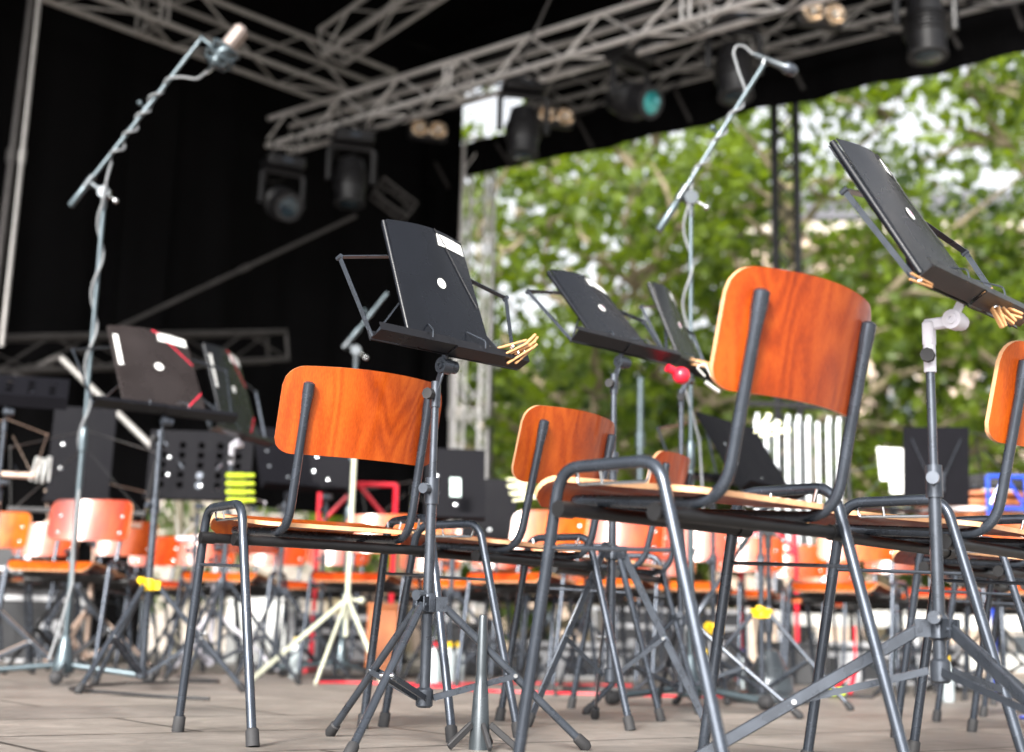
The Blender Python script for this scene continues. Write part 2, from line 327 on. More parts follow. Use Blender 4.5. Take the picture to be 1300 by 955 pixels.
# ------------------------------------------------------------------ classroom chair
def post_path(P, r):       # widened, rounded ends of the two upright tubes
    a, b = P[0], P[1]; c, d = P[-1], P[-2]; u = (b - a).normalized(); w = (d - c).normalized()
    A = [a - u * .006, a - u * .002, a + u * .02, a + u * .06]; B = [c + w * .06, c + w * .02, c - w * .002, c - w * .006]
    return A + P[1:-1] + B, [r * .7, r * 1.28, r * 1.3, r] + [r] * (len(P) - 2) + [r, r * 1.3, r * 1.28, r * .7]
def make_chair(loc, rz, label, group):
    t = thing('chair', loc, rz, label, 'chair', group)
    r = .0098
    path = [(-.146, -.229, .738), (-.146, -.158, .429), (-.146, .165, .449), (.146, .165, .449), (.146, -.158, .429), (.146, -.229, .738)]
    m = MB().tube(*post_path(fillet(path, [.075, .05, .05, .075], 8), r), 12)
    m.build('seat_frame', 'tube', t)
    for sx in (-1, 1):
        X = sx * .229
        lf = MB().tube(fillet([(X + sx * .001, .182, 0.012), (X, .097, .489), (X, -.102, .489), (X + sx * .001, -.236, 0.012)], .05, 8), r, 12).build('leg_frame', 'tube', t)
        for y in (.182, -.236): MB().lathe([(.0115, -.012), (.014, -.012), (.0135, .02), (.0105, .024)], (X, y, .012), (0, (-.085 if y > 0 else .134), .477), 12).build('rubber_foot', 'rubber', lf)
        MB().tube([(X, .1185, .366), (X, -.1385, .356)], .0034, 8).build('rung', 'stand', lf)
        b = MB().tube(fillet([(X - sx * .012, .075, .486), (X - sx * .012, .07, .463), (X - sx * .012, -.07, .460), (X - sx * .012, -.078, .486)], .008, 3), .003, 8)
        b.cyl((X - sx * .012, .02, .461), (X - sx * .006, .02, .484), .0025, 8).build('bumper_wire', 'chrome', lf)
    for y, z in ((.088, .424), (-.105, .412)):
        m = MB().tube([(-.229, y, z), (.229, y, z)], .0108, 12)
        for sx in (-1, 1): m.cyl((sx * .212, y, z), (sx * .244, y, z), .0135, 12)
        m.build('cross_tube', 'dark_tube', t)
    for sx in (-1, 1): MB().bar((sx * .146, -.09, .4385), (sx * .146, .09, .4485), .02, .004).build('seat_bracket', 'dark_tube', t)
    # seat: rounded outline, dished, front edge rolled down
    def seat(u, v):
        s = v; y = -.142 + .367 * v
        e0 = min(1, v / .16); e1 = min(1, (1 - v) / .12)
        hw = .186 - .045 * (1 - sqrt(max(0, 1 - (1 - e0) ** 2))) - .03 * (1 - sqrt(max(0, 1 - (1 - e1) ** 2)))
        k = 2 * u - 1; x = hw * k
        z = .4475 + .033 * min(1, v / .8) ** 1.1
        if v > .8: q = (v - .8) / .2; z -= .038 * q * q; y -= .012 * q * q
        z -= .007 * (1 - k * k) * sin(pi * min(1, v / .85))
        nz = V((0, .4 * max(0, (v - .8) / .2) * 2.2, 1)).normalized()
        return (x, y, z), nz
    MB().sheet(seat, 18, 26, .009, 0, 1).build('seat', ['wood_seat', 'ply_edge'], t, ang=50)
    Rb, HW = .46, .193
    def back(u, v):
        k = 2 * u - 1; a = abs(k); x = HW * (1 - (1 - a) ** 1.35) * (1 if k > 0 else -1)
        ed = (HW - abs(x)) / .040; cut = .040 * (1 - sqrt(max(0, 1 - (1 - min(1, ed)) ** 2)))
        z0, z1 = .594 + cut * .8, .782 - cut - .006 * (x / HW) ** 2; z = z0 + (z1 - z0) * v
        y = -.229 + (.738 - z) * .23 + .0152 + (x * x - .146 ** 2) / (2 * Rb)
        nn = V((x / Rb, -1, -.2)).normalized(); return (x, y, z), nn
    MB().sheet(back, 34, 12, .0095, 0, 1).build('backrest', ['wood_back', 'ply_edge'], t, ang=50)
    for sx in (-1, 1):
        for z in (.63, .705):
            y = -.229 + (.738 - z) * .23
            MB().lathe([(.007, 0), (.007, .001), (.003, .003), (0, .0035)], (sx * .146, y + .0215, z), (0, 1, .2), 10).build('screw', 'chrome', t)
    return t
GC = 'near wooden chairs seen from behind'; GB = 'wooden chairs facing the camera further back'
chairC = make_chair((.314, 2.316, 0), .77, 'nearest wooden chair, large red-brown backrest filling the right centre of the picture', GC)
bpy.context.view_layer.update(); index_kids(chairC)
def chair(x, y, rz, label, group, z=0):
    c = copy_tree(chairC); c.location = (x, y, z); c.rotation_euler.z = rz; c['label'] = label; c['group'] = group; return c
chair(-.427, 3.24, .57, 'orange wooden chair with wide backrest behind the middle music stand', GC)
chair(-.005, 3.68, .9, 'reddish wooden chair with tilted backrest between the two central music stands', GC)
chair(.31, 4.45, 1.2, 'wooden chair just behind the nearest one, its backrest corner beside the flat-legged stand', GC)
chair(.852, 2.79, .87, 'wooden chair cut off by the right edge, behind the rightmost near music stand', GC)
chair(1.28, 3.75, .85, 'wooden chair behind the cut-off chair at the right edge, its leg arches overlapping', GC)
chair(1.62, 4.6, .95, 'wooden chair at the far right, seen between the legs of nearer chairs', GC)

# chairs facing the camera: seat centre place in the picture, distance, turn
BGC = [(113, 6.5, 3.02, 'wooden chair behind the left microphone stand with pale glare on its backrest'),
       (160, 7.9, 2.85, 'wooden chair whose backrest shows just right of the left microphone stand'),
       (200, 9.2, 2.7, 'wooden chair third from the left, its backrest against the black curtain'),
       (318, 7.3, 2.95, 'wooden chair framed by the front leg arch of the orange near chair'),
       (356, 8.6, 2.8, 'wooden chair behind the one framed by the orange chair legs'),
       (486, 6.9, 2.85, 'wooden chair under the seat of the orange near chair, left of the middle stand pole'),
       (432, 8.4, 2.9, 'wooden chair behind the pale cream tripod'),
       (596, 7.4, 2.9, 'wooden chair seen between the middle stand and the reddish near chair'),
       (698, 6.4, 2.62, 'wooden chair with white glare below the reddish near backrest'),
       (548, 8.8, 2.9, 'low looking wooden chair far back behind the middle stand tripod'),
       (792, 6.6, 2.8, 'wooden chair with bright backrest behind the second stand pole'),
       (884, 6.9, 2.9, 'wooden chair behind the microphone stand pole in the centre right'),
       (950, 7.8, 2.8, 'wooden chair left of the cone-based microphone stand'),
       (1092, 6.5, 2.6, 'wooden chair with large glaring backrest framed by the legs of the cut-off right chair'),
       (1145, 7.6, 2.65, 'wooden chair right of the large glaring one, orange backrest half covered'),
       (1205, 6.9, 2.8, 'wooden chair behind the right stand pole under the cut-off chair'),
       (1288, 6.2, 3.1, 'wooden chair with pale orange backrest at the right edge below the blue frame'),
       (-8, 7.4, 3.0, 'wooden chair cut off at the left edge beside the flight case'),
       (642, 8.3, 2.8, 'wooden chair in the far row just left of the reddish chair seat'),
       (745, 8.1, 2.75, 'wooden chair in the far row between the two bright ones in the centre'),
       (842, 8.7, 2.9, 'wooden chair in the far row left of the central microphone pole'),
       (1010, 8.4, 2.7, 'wooden chair in the far row in front of the tubular bells'),
       (1050, 9.2, 2.8, 'wooden chair in the farthest row right of the tubular bells'),
       (1245, 8.2, 2.8, 'wooden chair in the far row between copper drum and right stand pole'),
       (265, 8.9, 2.9, 'wooden chair in the far row left of the orange near chair legs'),
       (60, 8.2, 3.0, 'wooden chair in the far row behind the leftmost wire stand')]
for px, d, rz, lab in BGC:
    p = at(px, 690, d); f_ = V((-sin(rz), cos(rz), 0)); chair(p.x + f_.x * .2, p.y + f_.y * .2, rz, lab, GB)

# ------------------------------------------------------------------ music stands
def tubes(name, P, r, mat, parent, n=10): return MB().tube(P, r, n).build(name, mat, parent)
def music_stand(loc, rz, zt, tilt, label, group='folding music stands', mat='stand', desk='wire', legs=(10, 130, 250), zc=.29, zh=.06, R=.35, leg='round',
                collar='stand', pr=.011, off=.035, tray_w=.42, name='music_stand', joint='stand', wing=.19, desk_mat='black', knobs=True, lr=.0085):
    """desk faces local -y; pole at the origin, tray 'off' in front of it"""
    t = thing(name, loc, rz, label, 'music stand', group); cr = lambda a: V((cos(radians(a) - rz), sin(radians(a) - rz), 0))
    s_, c_ = sin(tilt), cos(tilt); up = V((0, s_, c_)); nrm = V((0, -c_, s_)); T = V((0, -off, zt))
    zj = zt - .065
    # pole in two telescoping lengths
    zm = zc + (zj - zc) * .52
    tubes('lower_pole', [(0, 0, zh - .02), (0, 0, zm)], pr, mat, t, 14)
    tubes('upper_pole', [(0, 0, zm - .03), (0, 0, zj)], pr * .74, mat, t, 14)
    k = MB().cyl((0, 0, zm - .035), (0, 0, zm + .02), pr * 1.35, 16)
    if knobs: k.cyl((0, 0, zm - .005), (-.026, -.01, zm - .005), .006, 10).cyl((-.022, -.009, zm - .005), (-.038, -.015, zm - .005), .011, 12)
    k.build('clamp', mat, t)
    j = MB().cyl((0, 0, zj - .05), (0, 0, zj + .005), pr * 1.0, 14)
    if joint == 'white_joint': j.box((0, 0, zj + .018), (.018, .02, .044), bev=.003).bar((0, .008, zj + .034), (.012, -off * .6, zj + .038), .014, .020, (0, 0, 1), bev=.003)
    else: j.bar((0, -.002, zj - .01), (0, -off * .6, zj + .035), .006, .018, (0, 0, 1), bev=.002)
    j.build('pole_head', joint, t)
    if knobs: MB().cyl((0, 0, zj - .025), (-.024, -.008, zj - .025), .0055, 10).cyl((-.02, -.007, zj - .025), (-.034, -.011, zj - .025), .0125, 8).build('head_knob', 'rubber', t)
    j = MB().cyl((-.008, -off * .6, zj + .038), (.018, -off * .6, zj + .038), .017, 18).cyl((.016, -off * .6, zj + .038), (.034, -off * .6, zj + .038), .0145, 12)
    j.lathe([(.009, 0), (.009, .004), (.004, .004), (.004, .001)], (-.008, -off * .6, zj + .038), (-1, 0, 0), 14)
    j.bar((0, -off * .6, zj + .04), (0, -off * .8, zt), .006, .014, (0, 1, 0)); j.build('tilt_joint', joint, t)
    # collar and tripod
    cm = MB().lathe([(pr * 1.2, -.022), (pr * 1.7, -.018), (pr * 1.7, .012), (pr * 1.25, .02)], (0, 0, zc), n=16)
    for a in legs:
        d = cr(a)
        for sd in (-1, 1):
            q = d.cross(V((0, 0, 1))) * sd * .008; cm.bar(V((0, 0, zc - .002)) + d * .008 + q, V((0, 0, zc - .002)) + d * .04 + q, .003, .03)
        cm.cyl(V((0, 0, zc - .004)) + d * .033 - d.cross(V((0, 0, 1))) * .012, V((0, 0, zc - .004)) + d * .033 + d.cross(V((0, 0, 1))) * .012, .004, 8)
    if knobs: cm.cyl((0, 0, zc + .015), (-.03, -.008, zc + .015), .006, 10).cyl((-.024, -.006, zc + .015), (-.042, -.011, zc + .015), .011, 12)
    cm.build('collar', collar, t)
    hb = MB().lathe([(pr * 1.15, -.02), (pr * 1.6, -.016), (pr * 1.6, .016), (pr * 1.15, .02)], (0, 0, zh), n=16).build('lower_hub', mat, t)
    for a in legs:
        d = cr(a); A = V((0, 0, zc - .004)) + d * .032; B = d * R + V((0, 0, .008)); side = d.cross(V((0, 0, 1)))
        if leg == 'round': lg = MB().tube([A, B], lr, 10).build('leg', mat, t)
        else: lg = MB().bar(A, B, .006, .021, (0, 0, 1), bev=.002).build('leg', mat, t)
        dd = (B - A).normalized()
        MB().lathe([(lr * .8, -.03), (lr * 1.35, -.026), (lr * 1.5, 0), (lr * 1.0, .008)], B, dd, 12).build('rubber_foot', 'rubber', lg)
        M_ = A.lerp(B, .5); H = V((0, 0, zh)) + d * .018
        for sd in ((-1, 1) if leg == 'round' else (1,)):
            br = MB().bar(M_ + side * sd * .010, H + side * sd * .010, .003, .012, (0, 0, 1)).build('brace', mat, t)
        MB().cyl(M_ - side * .014, M_ + side * .014, .0045, 10).build('rivet', 'chrome', lg)
    # desk
    if desk == 'wire':
        for sx, lo in ((-1, 0), (1, .003)):
            m = MB(); x0, x1 = (-.004, sx * tray_w / 2); cx = (x0 + x1) / 2; L = abs(x1 - x0)
            c0 = T + V((cx, 0, 0)) - up * (.003 + lo) ; Rm = Matrix((V((1, 0, 0)), -nrm, up)).transposed()
            m.box(c0 + nrm * .018, (L, .036, .0025), Rm); m.box(c0 + nrm * .035 + up * .008, (L, .0025, .018), Rm); m.box(c0 - nrm * .005 + up * .010, (L, .0025, .022), Rm)
            m.build('tray', desk_mat, t)
        top = V((0, 0, 0)) + T + up * (wing * 1.32) - nrm * .006
        for sx in (-1, 1):
            e = T + V((sx * (tray_w / 2 - .008), 0, 0)) - nrm * .004; q = T + V((sx * (tray_w / 2 + .03), 0, 0)) + up * wing - nrm * .004
            MB().bar(e, q, .0022, .010, nrm).cyl(q - nrm * .008, q + nrm * .006, .005, 8).build('side_bar', mat, t)
            MB().bar(q, top + V((0, 0, 0)), .0022, .011, nrm).build('cross_bar', mat, t)
            MB().bar(e - nrm * .004, T + V((sx * .03, 0, 0)) + up * (wing * .95) - nrm * .008, .0022, .011, nrm).build('diagonal_bar', mat, t)
            f0 = T + V((sx * .075, 0, 0)) + nrm * .04; tubes('page_holder', fillet([f0, f0 + up * .015 + nrm * .006, f0 + up * .05 + V((-sx * .02, 0, 0)) - nrm * .022], .01, 3), .0016, 'stand', t, 6)
        MB().bar(T - nrm * .006, top, .0022, .012, nrm).build('centre_bar', mat, t)
    else:
        w, h = (.25, .34) if desk != 'narrow' else (.14, .34)
        if desk == 'tall': w, h = .155, .5
        Rm = Matrix((V((1, 0, 0)), -nrm, up)).transposed()
        if desk == 'perforated':
            m = MB(); nx, nz = 11, 7; cw, chh = 2 * w / nx, h / nz          # sheet with real holes
            for i in range(nx):
                for j in range(nz):
                    hole = (i % 2 == 1 and 0 < j < nz - 1) or (i in (1, 9) and True and 0 < j < nz - 1)
                    cc = T + V((-w + cw * (i + .5), 0, 0)) + up * (chh * (j + .5)) 
                    if not hole: m.box(cc, (cw * 1.0, .002, chh), Rm)
                    else:
                        hx, hz = cw * .5, chh * .5; rr = .38 * min(cw, chh); o = len(m.v); K = 12
                        for s2 in (.001, -.001):
                            for kk in range(K):
                                a = 2 * pi * kk / K + pi / K; ca, sa = cos(a), sin(a); sca = min(hx / abs(ca), hz / abs(sa))
                                m.v.append(cc + Rm @ V((ca * sca, s2, sa * sca))); m.v.append(cc + Rm @ V((ca * rr, s2, sa * rr)))
                        for kk in range(K):
                            a, b = o + 2 * kk, o + 2 * ((kk + 1) % K); m.face((a, b, b + 1, a + 1)); m.face((a + 2 * K, a + 2 * K + 1, b + 2 * K + 1, b + 2 * K)); m.face((a + 1, b + 1, b + 1 + 2 * K, a + 1 + 2 * K))
            m.build('desk_panel', desk_mat, t, smooth=False)
        else:
            MB().box(T + up * h / 2, (2 * w, .003, h), Rm, bev=.001).build('desk_panel', desk_mat, t)
        MB().box(T + nrm * .025 - up * .003, (2 * w, .055, .003), Rm).box(T + nrm * .052 + up * .008, (2 * w, .003, .02), Rm).build('tray', desk_mat, t)
        b = MB()
        for sx in (-1, 1): b.bar(T + V((0, 0, 0)) - nrm * .008 + up * .05, T + V((sx * w * .75, 0, 0)) - nrm * .008 + up * h * .85, .004, .012, nrm)
        b.box(T + up * .1 - nrm * .012, (.07, .016, .09), Rm, bev=.003); b.build('desk_back_bracket', mat, t)
        for sx, zz in ((-.6, .35), (-.6, .6), (.05, .2)): MB().lathe([(.008, 0), (.008, .002), (.002, .004)], T + V((sx * w, 0, 0)) + up * zz * h + nrm * .003, nrm, 12).build('rivet', 'chrome', t)
    return t

def folder(P, a, tilt, W, H, mat, label, band='black_cable', band_style=0, group='black score folders on stands'):
    t = thing('score_folder', P, a, label, 'folder', group)
    s_, c_ = sin(tilt), cos(tilt); up = V((0, s_, c_)); nrm = V((0, -c_, s_)); X = V((1, 0, 0)); th = .0035
    bow = lambda u, v: .020 * sin(pi * u) * (v ** 1.4) + .012 * (1 - u) ** 2 * v
    def cov(off, sc_):
        def fn(u, v):
            b = bow(u, v) * sc_; p = X * (u - .5) * W + up * (v * H) + nrm * (off + b); return p, nrm
        return fn
    MB().sheet(cov(.012, 1), 14, 10, .0016).build('front_cover', mat, t, ang=60)
    MB().sheet(cov(.002, .35), 14, 10, .0016).build('back_cover', mat, t, ang=60)
    MB().sheet(lambda u, v: (X * ((u - .5) * (W - .03) + .011) + up * (v * (H - .012)) + nrm * (.006 + bow(u, v) * .7), nrm), 12, 8, .005).build('pages', 'paper', t, ang=60)
    MB().tube([X * (-W / 2) + up * (v / 10 * H) + nrm * (.007 + bow(0, v / 10) * .68) for v in range(11)], .0062, 10).build('spine', mat, t)
    on = lambda u, v, e=.0012: X * (u - .5) * W + up * (v * H) + nrm * (.0128 + bow(u, v) + e)
    def patch(name, u0, u1, v0, v1, m, e=.0012):
        return MB().sheet(lambda u, v: (on(u0 + (u1 - u0) * u, v0 + (v1 - v0) * v, e), nrm), 6, 3, .0006).build(name, m, t)
    lb = patch('label', .58, .97, .865, .965, 'paper')
    for i, (w_) in enumerate((.3, .2)):
        MB().sheet(lambda u, v, i=i, w_=w_: (on(.62 + w_ * u, .93 - .03 * i - .006 * v, .002), nrm), 4, 1, .0004).build('printed_line', 'ink', lb)
    def disc(u0, v0, r, e, m, name, par):
        b = MB(); o = len(b.v); c = on(u0, v0, e); n_ = 24; b.v.append(c)
        for k in range(n_): b.v.append(on(u0 + r * cos(2 * pi * k / n_) / W, v0 + r * sin(2 * pi * k / n_) / H, e))
        for k in range(n_): b.face((o, o + 1 + k, o + 1 + (k + 1) % n_))
        return b.build(name, m, par, smooth=False)
    st = disc(.52, .53, .0125 * W / .228, .0015, 'paper', 'round_sticker', t); disc(.52, .53, .0075 * W / .228, .0022, 'pink' if band_style == 0 else 'paper', 'sticker_print', st)
    if band_style == 0:
        MB().tube([on(.56 + .40 * (v / 10) ** .8, 1 - .6 * v / 10, .002) for v in range(11)], .0011, 6).build('elastic_band', band, t)
    else:
        for f in (lambda q: (.52 + .46 * q, 1 - .36 * q ** 1.2), lambda q: (1 - .28 * q, .27 - .25 * q)):
            MB().sheet(lambda u, v, f=f: (on(min(.995, f(u)[0]), min(.99, f(u)[1]) - .016 * v, .002), nrm), 10, 1, .001).build('elastic_band', 'red_elastic', t)
        patch('spine_label', .02, .075, .5, .88, 'paper')
    return t
def peg(P, d, label, mat='peg', group='clothes pegs on the music stands', s=1.0):
    d = V(d).normalized(); t = thing('clothes_peg', P, 0, label, 'clothes peg', group); u, w = frame(d)
    for sg in (-1, 1):
        a = -d * .030 * s + w * sg * .009 * s; b = d * .042 * s + w * sg * .0035 * s
        MB().bar(a, b, .009 * s, .0055 * s, w, bev=.0015).build('jaw', mat, t)
    MB().tube([u * .006 * s * cos(k) * 1.0 + w * .006 * s * sin(k) + d * .004 * s * (k / 12) for k in [i * .6 for i in range(22)]], .0012, 6).build('spring', 'chrome', t)
    return t

def desk_point(P, a, tilt, x, upd, nd):
    X = V((cos(a), sin(a), 0)); b = V((-sin(a), cos(a), 0)); up = b * sin(tilt) + V((0, 0, cos(tilt))); nrm = -b * cos(tilt) + V((0, 0, sin(tilt)))
    return V(P) + X * x + up * upd + nrm * nd
FOLD = []
def stand_with_folder(P, a, tilt, W, H, slab, flab, fmat='folder', bs=0, off=.035, foldoff=0., **kw):
    b = V((-sin(a), cos(a), 0)); loc = V((P[0], P[1], 0)) + b * off + V((cos(a), sin(a), 0)) * kw.pop('slide', 0)
    music_stand(loc, a, P[2] - .004, tilt, slab, off=off, **kw)
    return folder(V(P), a, tilt, W, H, fmat, flab, band_style=bs)
def sc_(P, k): return EYE + (V(P) - EYE) * k
k = .93
P1 = sc_((-.142, 3.195, .863), k); stand_with_folder(P1, .767, .398, .228, .298, 'dark grey folding music stand in the middle, in front of the orange near chair', 'black folder bolt upright on the middle music stand with white label and pinkish round sticker',
    legs=(10, 130, 250), zc=.29, zh=.1, R=.34, slide=-.005)
P2 = sc_((.334, 4.156, 1.068), k); stand_with_folder(P2, .773, .73, .228, .298, 'folding music stand with flat steel tripod legs, second from the middle', 'black folder leaning far back on the stand with the flat-legged tripod',
    legs=(335, 215, 95), zc=.455, zh=.13, R=.27, leg='flat', tray_w=.43, wing=.2)
P3 = sc_((.638, 4.955, 1.164), k); stand_with_folder(P3, 1.089, .415, .228, .298, 'folding music stand right behind the flat-legged one, beside the nearest chair backrest', 'narrow looking black folder beside the nearest chair backrest, next to the red ball',
    legs=(335, 215, 95), zc=.29, zh=.08, R=.38)
kl = 1.28
L1 = sc_((-.985, 4.031, .826), kl); stand_with_folder(L1, .626, .65, .245 * kl, .32 * kl, 'music stand with yellow tripod collar left of the orange near chair', 'worn black folder with red elastic corners on the yellow-collared left stand', 'folder_brown', 1,
    legs=(12, 132, 250), zc=.37, zh=.06, R=.36, collar='yellow', mat='stand', tray_w=.55, wing=.28, pr=.0135, lr=.010)
kl2 = 1.22
L2 = sc_((-.93, 4.884, .875), kl2); stand_with_folder(L2, 1.252, .345, .245 * kl2, .32 * kl2, 'music stand with white joint behind the yellow-collared left stand, with lime clips on its pole', 'black folder with red elastic seen nearly edge on, left of the orange near chair', 'folder', 1,
    legs=(20, 140, 260), zc=.4, zh=.1, R=.34, joint='white_joint', tray_w=.5, wing=.26)
PR = sc_((.782, 2.484, .858), k); stand_with_folder(PR, .851, .567, .228, .298, 'nearest music stand at the right with white joint and tray cut off', 'black folder tilted on the rightmost near stand, pointing up towards the trees',
    legs=(172, 30, 290), zc=.262, zh=.19, R=.45, leg='flat', joint='white_joint', off=.075, slide=.085, pr=.0105)
# pegs and small things clipped to the trays
T1 = desk_point(P1, .767, .398, .165, -.004, .035); 
for i, (dx, an) in enumerate(((0, .2), (.014, .45), (-.012, .05), (.02, .75))):
    peg(T1 + V((dx, dx * .9, .004 + .006 * i)), (.75 - an * .3, .3, .35 + an * .45), ['wooden clothes peg lying lowest on the right end of the middle stand tray', 'wooden clothes peg crossing the others on the middle stand tray', 'leftmost wooden clothes peg on the end of the middle stand tray', 'steepest wooden clothes peg on the end of the middle stand tray'][i])
TR = desk_point(PR, .851, .567, .20, 0, .025)
for i in range(3): peg(TR + V((.01 * i - .035, .012 * i - .03, -.012)), (.5 + .3 * i, .2, -1 + .35 * i), ['wooden peg hanging from the right-hand near tray, furthest left', 'middle wooden peg hanging from the right-hand near tray', 'wooden peg hanging from the very end of the right-hand near tray'][i])
peg(at(1167, 356, 2.2), (1, .25, -.35), 'wooden peg at the left end of the right-hand near tray', s=.6)
T3 = desk_point(P3, 1.089, .415, -.06, 0, .04)
peg(T3 + V((-.0, -.02, -.01)), (.6, -.5, -.25), 'wooden peg beside the red ball on the tray behind the flat-legged stand'); peg(T3 + V((.03, -.02, -.015)), (.8, -.4, -.2), 'second wooden peg beside the red ball, further from it')
t = thing('squeeze_ball', at(865, 477, 3.98), 0, 'round red plastic ball clipped to the end of a music stand tray', 'ball')
MB().lathe([(.002, -.024), (.014, -.022), (.0235, -.012), (.025, 0), (.0235, .012), (.014, .022), (.002, .024)], (0, 0, 0), (.9, .3, -.2), 20).build('ball', 'red', t)
MB().cyl((-.02, 0, .012), (-.042, -.01, .02), .012, 12).build('neck', 'red', t)
t = thing('bulldog_clip', at(903, 491, 4.35), 0, 'white clip at the lower corner of the narrow looking folder', 'clip')
MB().bar((-.02, 0, .014), (.026, 0, -.018), .022, .01, (0, 0, 1), bev=.004).build('jaw', 'clip_white', t); MB().tube(fillet([(-.02, -.01, .03), (-.05, -.01, .06), (-.02, -.01, .07), (0, -.01, .03)], .01, 3), .003, 6).build('handle', 'clip_white', t)
pL = at(305, 616, L2.y + .08)
for i in range(4):
    t = thing('spring_clip', at(306 + (i == 3), 604 + i * 10.5, L2.y - .05), 0, ['topmost', 'second from the top of the', 'third from the top of the', 'lowest'][i] + (' of the four lime clips' if i in (0, 3) else ' four lime clips') + ' on the white-jointed stand', 'clip', 'lime clips on a stand pole')
    MB().box((-.02, 0, 0), (.085, .03, .022), bev=.006).build('jaw', 'lime', t); MB().box((.038, 0, .002), (.04, .026, .016), bev=.005).build('handle', 'lime', t)
# instrument peg right in front
q = at(611, 862, 3.0); t = thing('instrument_peg', (q.x, q.y, 0), 0, 'slim dark tapered instrument peg standing on the floor right of the middle stand', 'instrument peg')
MB().lathe([(.002, .27), (.008, .268), (.0095, .262), (.0115, .15), (.0125, .13), (.0145, .125), (.021, .02), (.022, 0)], (0, 0, 0), n=24).build('cone', 'mic_black', t)
for a in range(5): d_ = V((cos(a * 1.2566), sin(a * 1.2566), 0)); MB().bar(d_ * .02 + V((0, 0, .05)), d_ * .075 + V((0, 0, .006)), .008, .014, bev=.002).build('leg', 'rubber', t)

# ------------------------------------------------------------------ microphone stands
def mic_boom(loc, zj, A, B, label, mat, base='cast', legs=(190, 290, 20), R=.33, pr=.0125, hub=.17):
    loc = V((loc.x, loc.y, 0)); t = thing('microphone_stand', loc, 0, label, 'mic stand', 'boom microphone stands')
    z0 = hub
    tubes('lower_tube', [(0, 0, .04), (0, 0, zj * .48)], pr, mat, t, 14); tubes('upper_tube', [(0, 0, zj * .47), (0, 0, zj)], pr * .7, mat, t, 12)
    MB().lathe([(pr, -.05), (pr * 1.35, -.045), (pr * 1.45, .0), (pr * 1.2, .05), (pr * .75, .06)], (0, 0, zj * .48), n=16).build('clutch', mat, t)
    if base == 'cast':
        h = MB().lathe([(.03, .03), (.043, .035), (.045, .06), (.034, .11), (.02, .17), (.015, .178)], (0, 0, 0), n=20).build('hub', 'mic_tube', t)
        for a in legs:
            d = V((cos(radians(a)), sin(radians(a)), 0)); lg = MB().tube([d * .02 + V((0, 0, .065)), d * R + V((0, 0, .03))], .0125, 12).build('leg', mat, t)
            MB().lathe([(.012, -.03), (.021, -.022), (.026, 0), (.022, .018), (.008, .026)], d * R + V((0, 0, .027)), d, 14).build('rubber_foot', 'rubber', lg)
    elif base == 'cone':
        MB().lathe([(.15, 0), (.155, .012), (.15, .03), (.095, .045), (.088, .09), (.082, .10), (.036, .19), (.018, .198)], (0, 0, 0), n=28).build('hub', 'mic_black', t)
    A = A - loc; B = B - loc; d = (B - A).normalized(); Q = V((0, 0, zj + .02))
    MB().cyl((0, 0, zj - .05), (0, 0, zj), pr, 12).cyl(Q - V((0, .022, 0)), Q + V((0, .022, 0)), .026, 20).build('joint', 'mic_black', t)
    n_ = A + d * ((Q - A).dot(d))
    MB().tube([Q, n_], .012, 10).cyl(n_ - d * .03, n_ + d * .03, .017, 12).build('boom_clamp', 'mic_black', t)
    MB().cyl(Q, Q + V((.05, -.02, -.035)), .005, 8).ball(Q + V((.055, -.022, -.04)), .011).build('wing_knob', 'chrome', t)
    MB().tube([A + d * .12, B], .0085, 12).build('boom', mat, t)
    MB().lathe([(.012, 0), (.0145, .004), (.0145, .12), (.010, .135)], A, d, 14).build('counterweight', mat, t)
    MB().cyl(A + d * (A - B).length * .55, A + d * ((A - B).length * .55 + .05), .0115, 12).cyl(A + d * (A - B).length * .57, A + d * (A - B).length * .57 + V((-.02, -.01, .02)), .005, 8).ball(A + d * (A - B).length * .57 + V((-.025, -.012, .025)), .012).build('boom_clutch', 'mic_tube', t)
    return t
d1 = 5.8
b1 = at(133, 245, d1); mA, mB = at(89, 262, d1), at(256, 49, d1)
m1 = mic_boom(b1, b1.z - .02, mA, mB, 'tall blue-grey boom microphone stand at the left with a cable wound round it', 'mic_tube', legs=(195, 283, 352), R=.36)
# its cable: plug, along boom, wound down the pole
MP = at(262, 92, d1 - .02)
def spiral(A, B, r, turns, n, ph=0):
    d = (B - A).normalized(); u, w = frame(d); return [A.lerp(B, i / n) + (u * cos(ph + turns * 2 * pi * i / n) + w * sin(ph + turns * 2 * pi * i / n)) * r for i in range(n + 1)]
pts = [MP, at(250, 101, d1 - .04), at(232, 98, d1 - .04), at(212, 99, d1 - .03)] + spiral(at(205, 110, d1), at(140, 205, d1), .017, 4, 50) + [at(136, 225, d1 - .05)] + spiral(at(131, 262, d1), at(103, 585, d1), .017, 3.5, 60) + [at(93, 690, d1 - .05), at(92, 740, d1 - .06), at(78, 790, d1 - .1), at(62, 838, d1 - .15)]
t = thing('microphone_cable', (0, 0, 0), 0, 'grey cable wound round the left microphone stand and hanging to the floor', 'cable')
MB().tube(fillet(pts, .03, 3), .0055, 8).build('cable_run', 'cable', t); MB().cyl(MP, MP + (at(271, 84, d1) - MP) * .9, .011, 12).build('plug', 'chrome', t)
